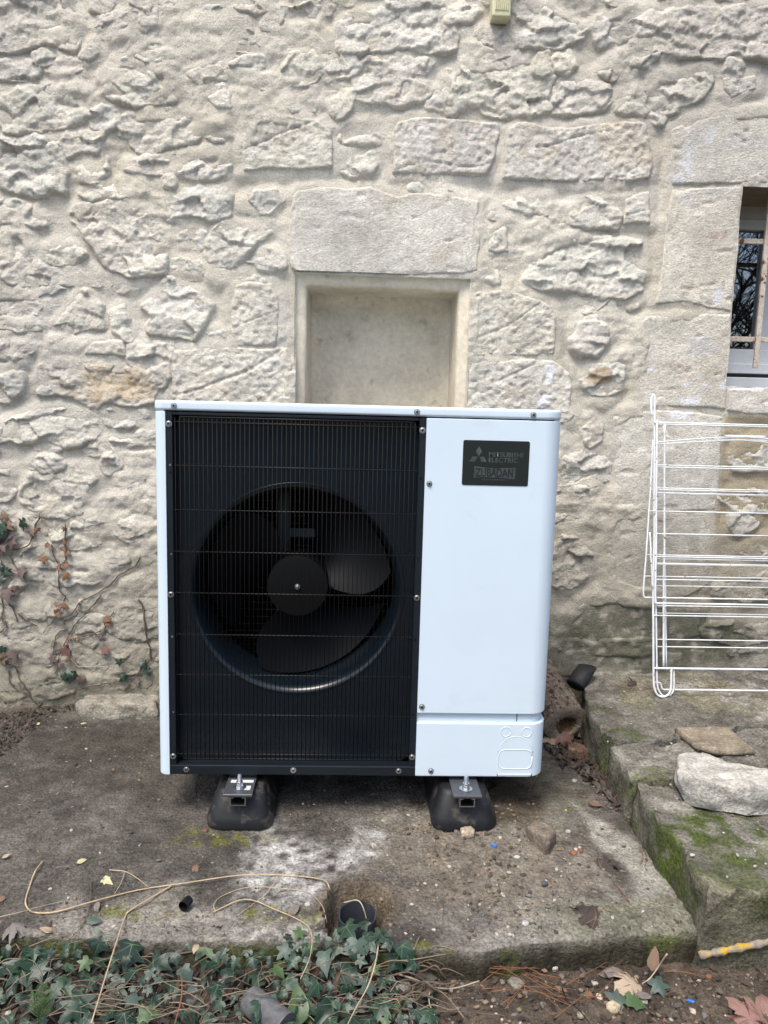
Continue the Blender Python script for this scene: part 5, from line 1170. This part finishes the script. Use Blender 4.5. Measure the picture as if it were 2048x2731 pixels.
fallen('grey pointed leaf under the long stem', 'S', 418, 668, 'oval', 'grey', .028, ang=-80)
fallen('pale leaf scrap at the far left of dark slab', 'S', 20, 458, 'oval', 'tan', .022, ang=30)
fallen('brown leaf cut by the left picture edge on slab', 'S', 4, 642, 'oval', 'brown', .030, ang=200)
fallen('light green leaf at bottom near the pipe stub', 'S', 1290, 1130, 'oval', 'fresh', .075, z=-.03, nrm=(.2, -.8, .8), ang=100)
fallen('small pale leaf on the slab left of the unit near wall', 'S', 215, -963+0, 'oval', 'tan', .02, ang=0) if False else None
for x, y, a_, lb_ in ((220, 1929, 20, 'small cream leaf on dark slab left of the unit'), (102, 1930, 160, 'pale cream leaf on slab near the left wall corner')):
    fallen(lb_, '', x, y, 'oval', 'yellow', .022, ang=a_)
def zfall(label, x, y, kind, mat, size, z, nrm, ang, sv=None):
    px, py = z6(x, y); o = place_leaf(kind, mat, G(px, py, z), size, nrm, (math.cos(R(ang)), math.sin(R(ang)), 0), None, sv, 'fallen_leaf'); return tag(o, label, 'leaf')
zfall('purple-brown maple leaf propped against the log end', 188, 575, 'maple', 'maple', .055, .028, (.1, -1, .7), -60, 1)
zfall('brown leaf right of the maple leaf under log', 310, 545, 'oval', 'brown', .05, .03, (.2, -.6, 1), 20)
zfall('orange-brown leaf tucked between unit and log', 88, 595, 'maple', 'tan', .055, .015, (0, -.7, 1), 150)
zfall('dark leaf lying below the brick scrap', 350, 715, 'oval', 'grey', .035, .008, (0, -.2, 1), 30)
zfall('dark brown folded leaf against the step side', 435, 700, 'oval', 'darkbrown', .06, .02, (-.8, -.4, .6), 80)
zfall('large black dead leaf in the crevice beside the step', 445, 850, 'maple', 'darkbrown', .085, .015, (-.2, -.4, 1), -30)
zfall('crumpled black leaf below the large one at the step', 560, 940, 'maple', 'darkbrown', .07, .02, (-.4, -.3, 1), 60)
zfall('brown folded leaf on the slab near the step', 385, 1045, 'oval', 'brown', .045, .008, (0, -.2, 1), -15)
zfall('dark leaf lying against the step base', 575, 1050, 'oval', 'darkbrown', .05, .01, (-.3, -.3, 1), 40)
p = usz(*z6(672, 172), .012); tag(place_leaf('maple', 'darkbrown', p, .034, (0, -.8, .6), (1, 0, .6), None, 2, 'fallen_leaf'), 'small crumpled dark leaf on the step left of airer foot', 'leaf')

# ------------------------------------------------------------------ climbing ivy, mostly withered, on the wall left of the unit
civ = thing('climbing_ivy', (-1.0, WY-.03, .0), 'withered ivy with orange leaves climbing the wall left of unit', 'ivy')
paths = ['430,60 380,150 370,260 290,380 130,420 110,480 150,570 200,610 280,750', '700,150 690,260 690,400 700,520 620,600 620,760 640,860 690,910 660,1000 600,1130 520,1210 460,1290',
 '1480,490 1420,600 1270,670 1180,770 1040,870 850,970 760,1090 690,1150 680,1200', '1070,890 1000,980 930,1050 860,1130 790,1210 720,1330 680,1420 620,1560 610,1660 580,1720', '720,1250 640,1270 590,1330 570,1420 560,1520 550,1600',
 '1060,1270 960,1310 800,1350 700,1390', '610,1370 700,1480 760,1580 830,1650 960,1650 1070,1630', '100,1690 110,1800 150,1860 250,1920 400,2040', '170,1650 210,1780 280,1880 340,1980', '1460,940 1510,1020 1530,1200 1550,1350 1580,1450 1590,1560 1520,1650 1430,1750 1300,1790 1100,1830 920,1860 790,1890',
 '1200,1070 1110,1200 1100,1280 1060,1370', '20,900 40,1060 0,1180', '100,980 150,1060 190,1180', '190,1090 280,1160 400,1220', '0,1290 80,1220 60,1160', '140,170 100,240 60,300 -40,380', '-40,560 60,640 130,650 240,700', '-40,200 60,210 180,220', '430,60 470,140 515,215', '550,360 560,440 610,560', '-40,1500 60,1600 170,1650', '0,60 40,130 20,300 -10,460 40,620 10,800']
def wp(x, y, lift=.004):
    px, py = z5(x, y); p = W(px, py); p = W(px, py, wall_y(p[0], p[2])); p[1] = wall_y(p[0], p[2])-lift; return p
for i, s_ in enumerate(paths):
    pts = [tuple(map(float, q.split(','))) for q in s_.split()]; P3 = []
    for a, b in zip(pts[:-1], pts[1:]):
        for t in (0, .33, .66): P3.append(wp(a[0]+(b[0]-a[0])*t+random.uniform(-6, 6), a[1]+(b[1]-a[1])*t+random.uniform(-6, 6)))
    P3.append(wp(*pts[-1])); pth = smooth_path(P3, 2); k = len(pth)
    sm = MB()
    for _ in range(9):
        j_ = random.randrange(len(pts)-1); t = random.random(); x_, y_ = pts[j_][0]+(pts[j_+1][0]-pts[j_][0])*t, pts[j_][1]+(pts[j_+1][1]-pts[j_][1])*t; a_ = random.uniform(0, 6.28); L_ = random.uniform(15, 60)
        sm.tube(smooth_path([wp(x_+L_*q*math.cos(a_+.5*q), y_+L_*q*math.sin(a_+.5*q), .003) for q in (0, .35, .7, 1)], 2), .0008, 4)
    sm.tube(pth, [.0025*(1-.4*j/k)*(1.25 if i in (0, 9, 15) else 1) for j in range(k)], 5); sm.build('stem', PALE if i in (6, 18) else STEMW, civ, smooth=True)
lv = [('orange', '510,360,26 450,500,30 500,500,24 720,440,28 690,330,26 710,570,30 630,600,26 700,680,40 605,980,22 690,1000,34 610,1070,36 1140,1130,34 1150,1180,26 740,1340,20 840,1345,20 720,1560,20 690,400,20 545,600,16 470,520,26'), ('red', '710,1480,44 1110,1470,36 690,200,18 665,400,16'),
      ('purple', '130,330,52 30,370,48 90,870,60 240,640,44 150,1510,44 560,1560,40 650,1620,24 860,1780,40 1450,1800,26 20,440,30'), ('dark', '30,190,50 250,140,44 40,1460,28 740,1740,46 690,1755,36 1270,1590,30 1520,1620,34 1310,1750,36 1560,1690,34 790,1725,34 10,600,40 90,650,34 -20,280,50 30,720,36'), ('brown', '100,160,44 180,820,26 40,1580,34 410,200,22 60,60,30 240,2090,34 345,235,30 10,1530,30')]
for mt, s_ in lv:
    for q in s_.split():
        x, y, sz = map(float, q.split(',')); a_ = random.gauss(-90, 40)
        for rep_ in range(2 if mt == 'orange' else 1):
            place_leaf('ivyn' if mt == 'orange' else 'ivy', mt, wp(x+rep_*6, y+rep_*9, .012+.006*rep_), sz*(1.5 if mt != 'orange' else 1.3)*.00118/1.9, (random.uniform(-.6, .6), -1, random.uniform(-.1, .7)), (math.cos(R(a_)), -.1, math.sin(R(a_))), civ)

# ------------------------------------------------------------------ stick with yellow lichen
LICH = pmat('lichened_bark', col=(.24, .21, .17), rough=.95, var=.3, fine=.25, bump=.8, bscale=70, bdist=.005, spots=(48, .52, .58, (.46, .30, .04)))
sp = [G(*tp('T', x, y), z_) for x, y, z_ in ((1362, 888, -.035), (1430, 876, -.03), (1520, 858, -.02), (1600, 842, -.015), (1700, 822, -.01), (1850, 800, -.01), (2000, 770, -.01))]
tag(MB().tube(smooth_path(sp, 5), [.0078+.0016*math.sin(i*1.3)+.001*math.sin(i*2.9) for i in range(31)], 10).build('lichen_stick', LICH, None, smooth=True), 'stick covered with yellow lichen on soil at right', 'stick')
# feathery sprig at bottom left
SPR = pmat('feathery_green', col=(.075, .13, .05), rough=.6, var=.2, fine=.1, bump=0)
b0 = G(*tp('S', 165, 1200), -.04); spg = thing('feathery_sprig', b0.tolist(), 'feathery pale green sprig growing at the bottom left corner', 'plant')
for (x, y) in ((190, 1020), (150, 1060), (230, 1050), (210, 1090)):
    tip = G(*tp('S', x, y), .01); sg = MB(); n = 16
    for i in range(n+1):
        t = i/n; c_ = b0+(tip-b0)*t+np.array([0, 0, .015*math.sin(3*t)])
        if i: sg.tube([prev, c_], .0009, 4)
        if i > 2:
            for s_ in (-1, 1):
                d = np.array([s_*(.018*(1-t)+.006), .004, .012*(1-t)+.006]); sg.tube([c_, c_+d*.6, c_+d], [.0007, .0006, .0002], 3)
        prev = c_
    tag(sg.build('frond', SPR, spg, smooth=True), kind='stuff')

# ------------------------------------------------------------------ uncountable litter: grit, crumbs, leaf flakes
GR = [pmat('grit_'+n_, col=c_, rough=.9, var=.2, fine=.1, bump=.3) for n_, c_ in (('pale', (.40, .37, .32)), ('tan', (.20, .155, .11)), ('brown', (.075, .056, .04)), ('grey', (.15, .14, .13)), ('red', (.20, .07, .035)))]
ICO = None
def ico():
    b = bmesh.new(); bmesh.ops.create_icosphere(b, subdivisions=1, radius=1); v = np.array([q.co for q in b.verts]); f = [[w_.index for w_ in q.verts] for q in b.faces]; b.free(); return v, f
IV, IF = ico(); IF = np.array(IF)
def scatter(name, label, cat, pts, mats_w, seed):
    r_ = np.random.default_rng(seed); n = len(pts); V = []; F = []; M_ = []
    for i, (x, y, z, s_) in enumerate(pts):
        v = IV*(1+r_.uniform(-.25, .25, (len(IV), 1)))*np.array([s_*r_.uniform(.8, 1.5), s_*r_.uniform(.7, 1.2), s_*r_.uniform(.5, .8)])
        a_ = r_.uniform(0, 6.28); c_, q = math.cos(a_), math.sin(a_); v = np.c_[v[:, 0]*c_-v[:, 1]*q, v[:, 0]*q+v[:, 1]*c_, v[:, 2]]+np.array([x, y, z+s_*.25])
        V.append(v); F.append(IF+12*i); M_ += [int(r_.choice(5, p=mats_w))]*len(IF)
    o = obj(name, np.concatenate(V), np.concatenate(F), GR, None, M_, smooth=False); return tag(o, label, cat, kind='stuff')
rs = np.random.default_rng(3)
x, y = rs.uniform(-1.3, .85, 40000), rs.uniform(-.49, .7, 40000); g = np.exp(-(((x-.33)/.22)**2+((y+.17)/.24)**2)); e = np.exp(-((y+.43)/.07)**2); fl = np.exp(-(((x-.75)/.12)**2+((y-.25)/.3)**2))
kp = (rs.random(40000) < .10+.6*g+.35*e+.2*fl) & (y > front_y(x)+.01); x, y, g = x[kp][:5200], y[kp][:5200], g[kp][:5200]
pts = np.stack([x, y, slab_h(x, y), (.0009+.0042*rs.random(len(x))**4)*(1+.5*g)], 1)
scatter('slab_grit', 'fine pale grit and crumbs strewn over the slab', 'grit', pts, [.09, .33, .38, .20, .0], 1)
x, y = rs.uniform(-.85, 1.05, 4200), rs.uniform(-.72, -.49, 4200); pts = np.stack([x, y, ground_h(x, y), .0010+.0052*rs.random(4200)**4], 1)
scatter('soil_grit', 'small stones and crumbs in the bare soil before slab', 'grit', pts, [.06, .27, .45, .21, .01], 2)
pts = []
for i in range(260):
    px, py = (rs.normal(1880, 80), rs.normal(1823, 12)) if i < 90 else (rs.uniform(1580, 2060), rs.uniform(1800, 2350))
    p = US(px, py)
    if p[0] < 1.0 and py > 1985 and px < 1640+(py-1985)*.62: continue
    pts.append((p[0], p[1], top_plane(p[1])+.0, .0012+.0035*rs.random()**2))
scatter('paint_flakes', 'white flakes and crumbs strewn on the stone step', 'flakes', pts, [.75, .1, .05, .1, 0], 3)
def flakes(name, label, poly_px, n, z_of, mats, smin, smax, seed, zmax=.02):
    r_ = np.random.default_rng(seed); p = np.array(poly_px, float); mn, mx = p.min(0), p.max(0); M_ = MB()
    X = r_.uniform(mn[0], mx[0], n*6); Y = r_.uniform(mn[1], mx[1], n*6); q_ = polysd(p, X, Y) > 0; X, Y = X[q_][:n], Y[q_][:n]
    Q = np.array([G(a, b)[:2] for a, b in zip(X, Y)]); Zs = z_of(Q[:, 0], Q[:, 1])
    for x, y, z0_ in zip(X, Y, Zs):
        z_ = z0_+r_.uniform(.001, zmax); c_ = Vector(G(x, y, z_)); s_ = r_.uniform(smin, smax)
        mt = orient((r_.normal(0, .5), r_.normal(-.2, .5), 1), (r_.normal(), r_.normal(), 0)); pts = []
        for a, b in ((-.5, -.1), (-.2, .35), (.25, .3), (.55, 0), (.2, -.3), (-.25, -.35)): pts.append(c_+(mt @ Vector((a*s_*1.5, b*s_, .35*s_*(a*a-b*b)+r_.uniform(-.06, .06)*s_))))
        M_.add(pts+[c_], [(6, i, (i+1) % 6) for i in range(6)], int(r_.integers(0, len(mats))))
    return tag(M_.build(name, mats, None, smooth=True), label, 'leaf litter', kind='stuff')
LT = [LV['darkbrown'], pmat('litter_brown', col=(.075, .05, .036), rough=.9), LV['darkbrown'], pmat('litter_grey', col=(.085, .075, .066), rough=.9), pmat('litter_soil', col=(.04, .03, .023), rough=1.)]
flakes('leaf_litter', 'dark crumbled leaf litter in the crevice along the step', [(1455, 1985), (1565, 1975), (1600, 2020), (1660, 2110), (1690, 2165), (1655, 2160), (1600, 2110), (1540, 2050), (1480, 2030)], 420, slab_h, LT, .006, .026, 5)
flakes('leaf_litter', 'dark leaf litter piled in the left corner under wall', [(-10, 1905), (90, 1890), (200, 1860), (330, 1868), (410, 1880), (400, 1893), (230, 1888), (130, 1905), (40, 1985), (-10, 2020)], 900, slab_h, LT, .003, .012, 6, .014)
flakes('leaf_litter', 'brown leaf litter on the soil under the ivy', [(-20, 2540), (1120, 2560), (1180, 2760), (-20, 2760)], 700, ground_h, LT, .008, .035, 7, .02)

flakes('leaf_litter', 'thin scatter of leaf scraps on the bare soil at right', [(1130, 2575), (2070, 2540), (2070, 2760), (1130, 2760)], 260, ground_h, LT+[LV['brown']], .004, .015, 8, .010)
# ------------------------------------------------------------------ unseen hedge added behind the camera to block low sky
BLOCK_HEDGE = pmat('blocker_hedge_foliage', col=(.035, .05, .025), rough=.8, var=.5, vscale=6, fine=.4, fscale=30, bump=1., bscale=14, bdist=.08)
hx = np.linspace(-14, 14, 220); hz = np.linspace(0, 1, 40); HXg, HZg = np.meshgrid(hx, hz)
hh = 1.9+.4*fbm(hx, 0*hx, .6, 4, 700); Zh = HZg*hh[None]-.15; Yh = -7.6+1.2*np.sin(np.clip(HZg, .55, 1)*math.pi-.55*math.pi)*-1-.35*fbm(HXg, Zh, 1.4, 5, 701)
obj_h = obj('sky_blocker_hedge', np.stack([HXg, Yh, Zh], -1).reshape(-1, 3), grid_faces(40, 220), BLOCK_HEDGE); tag(obj_h, 'dark hedge added behind the camera to block low sky, mirrored in window glass', 'hedge')
# ------------------------------------------------------------------ bare trees behind the camera: what the window glass reflects
TB = pmat('winter_bark', col=(.035, .028, .022), rough=.95, var=.2, bump=0)
def bare_tree(x, y, h, seed, label):
    t = thing('bare_tree', (x, y, -.1), label, 'tree', 'bare trees across the garden'); r_ = random.Random(seed); tr_ = MB(); br = MB()
    def grow(p, d, L_, rad, lvl):
        pts = [p]; q = Vector(p); dd = Vector(d)
        for i in range(3):
            dd = (dd+Vector((r_.uniform(-.25, .25), r_.uniform(-.25, .25), r_.uniform(-.08, .2)))).normalized(); q = q+dd*L_/3; pts.append(q.copy())
        (tr_ if lvl == 0 else br).tube(pts, [rad, rad*.85, rad*.7, rad*.55], 6 if lvl < 2 else 3, cap=False)
        if lvl >= 5: return
        for k in range((5, 4, 4, 4, 3)[lvl]):
            a_ = Vector((r_.uniform(-1, 1), r_.uniform(-1, 1), r_.uniform(-.25, .8))).normalized(); nd = (dd*.55+a_*.8).normalized()
            grow(pts[r_.choice((1, 2, 3)) if k else 3], nd, L_*r_.uniform(.55, .78), rad*.5, lvl+1)
    grow(Vector((x, y, -.1)), (0, 0, 1), h*.36, h*.022, 0)
    tr_.build('trunk', TB, t, smooth=True); tag(br.build('crown', TB, t, smooth=True), kind='stuff')
bare_tree(4.6, -6.6, 5.6, 2, 'bare tree reflected in the left part of window glass')
bare_tree(6.2, -8.2, 6.5, 4, 'bare tree behind, reflected further right in the window glass')
for o in list(bpy.data.objects):
    if '_at' in o: del o['_at']
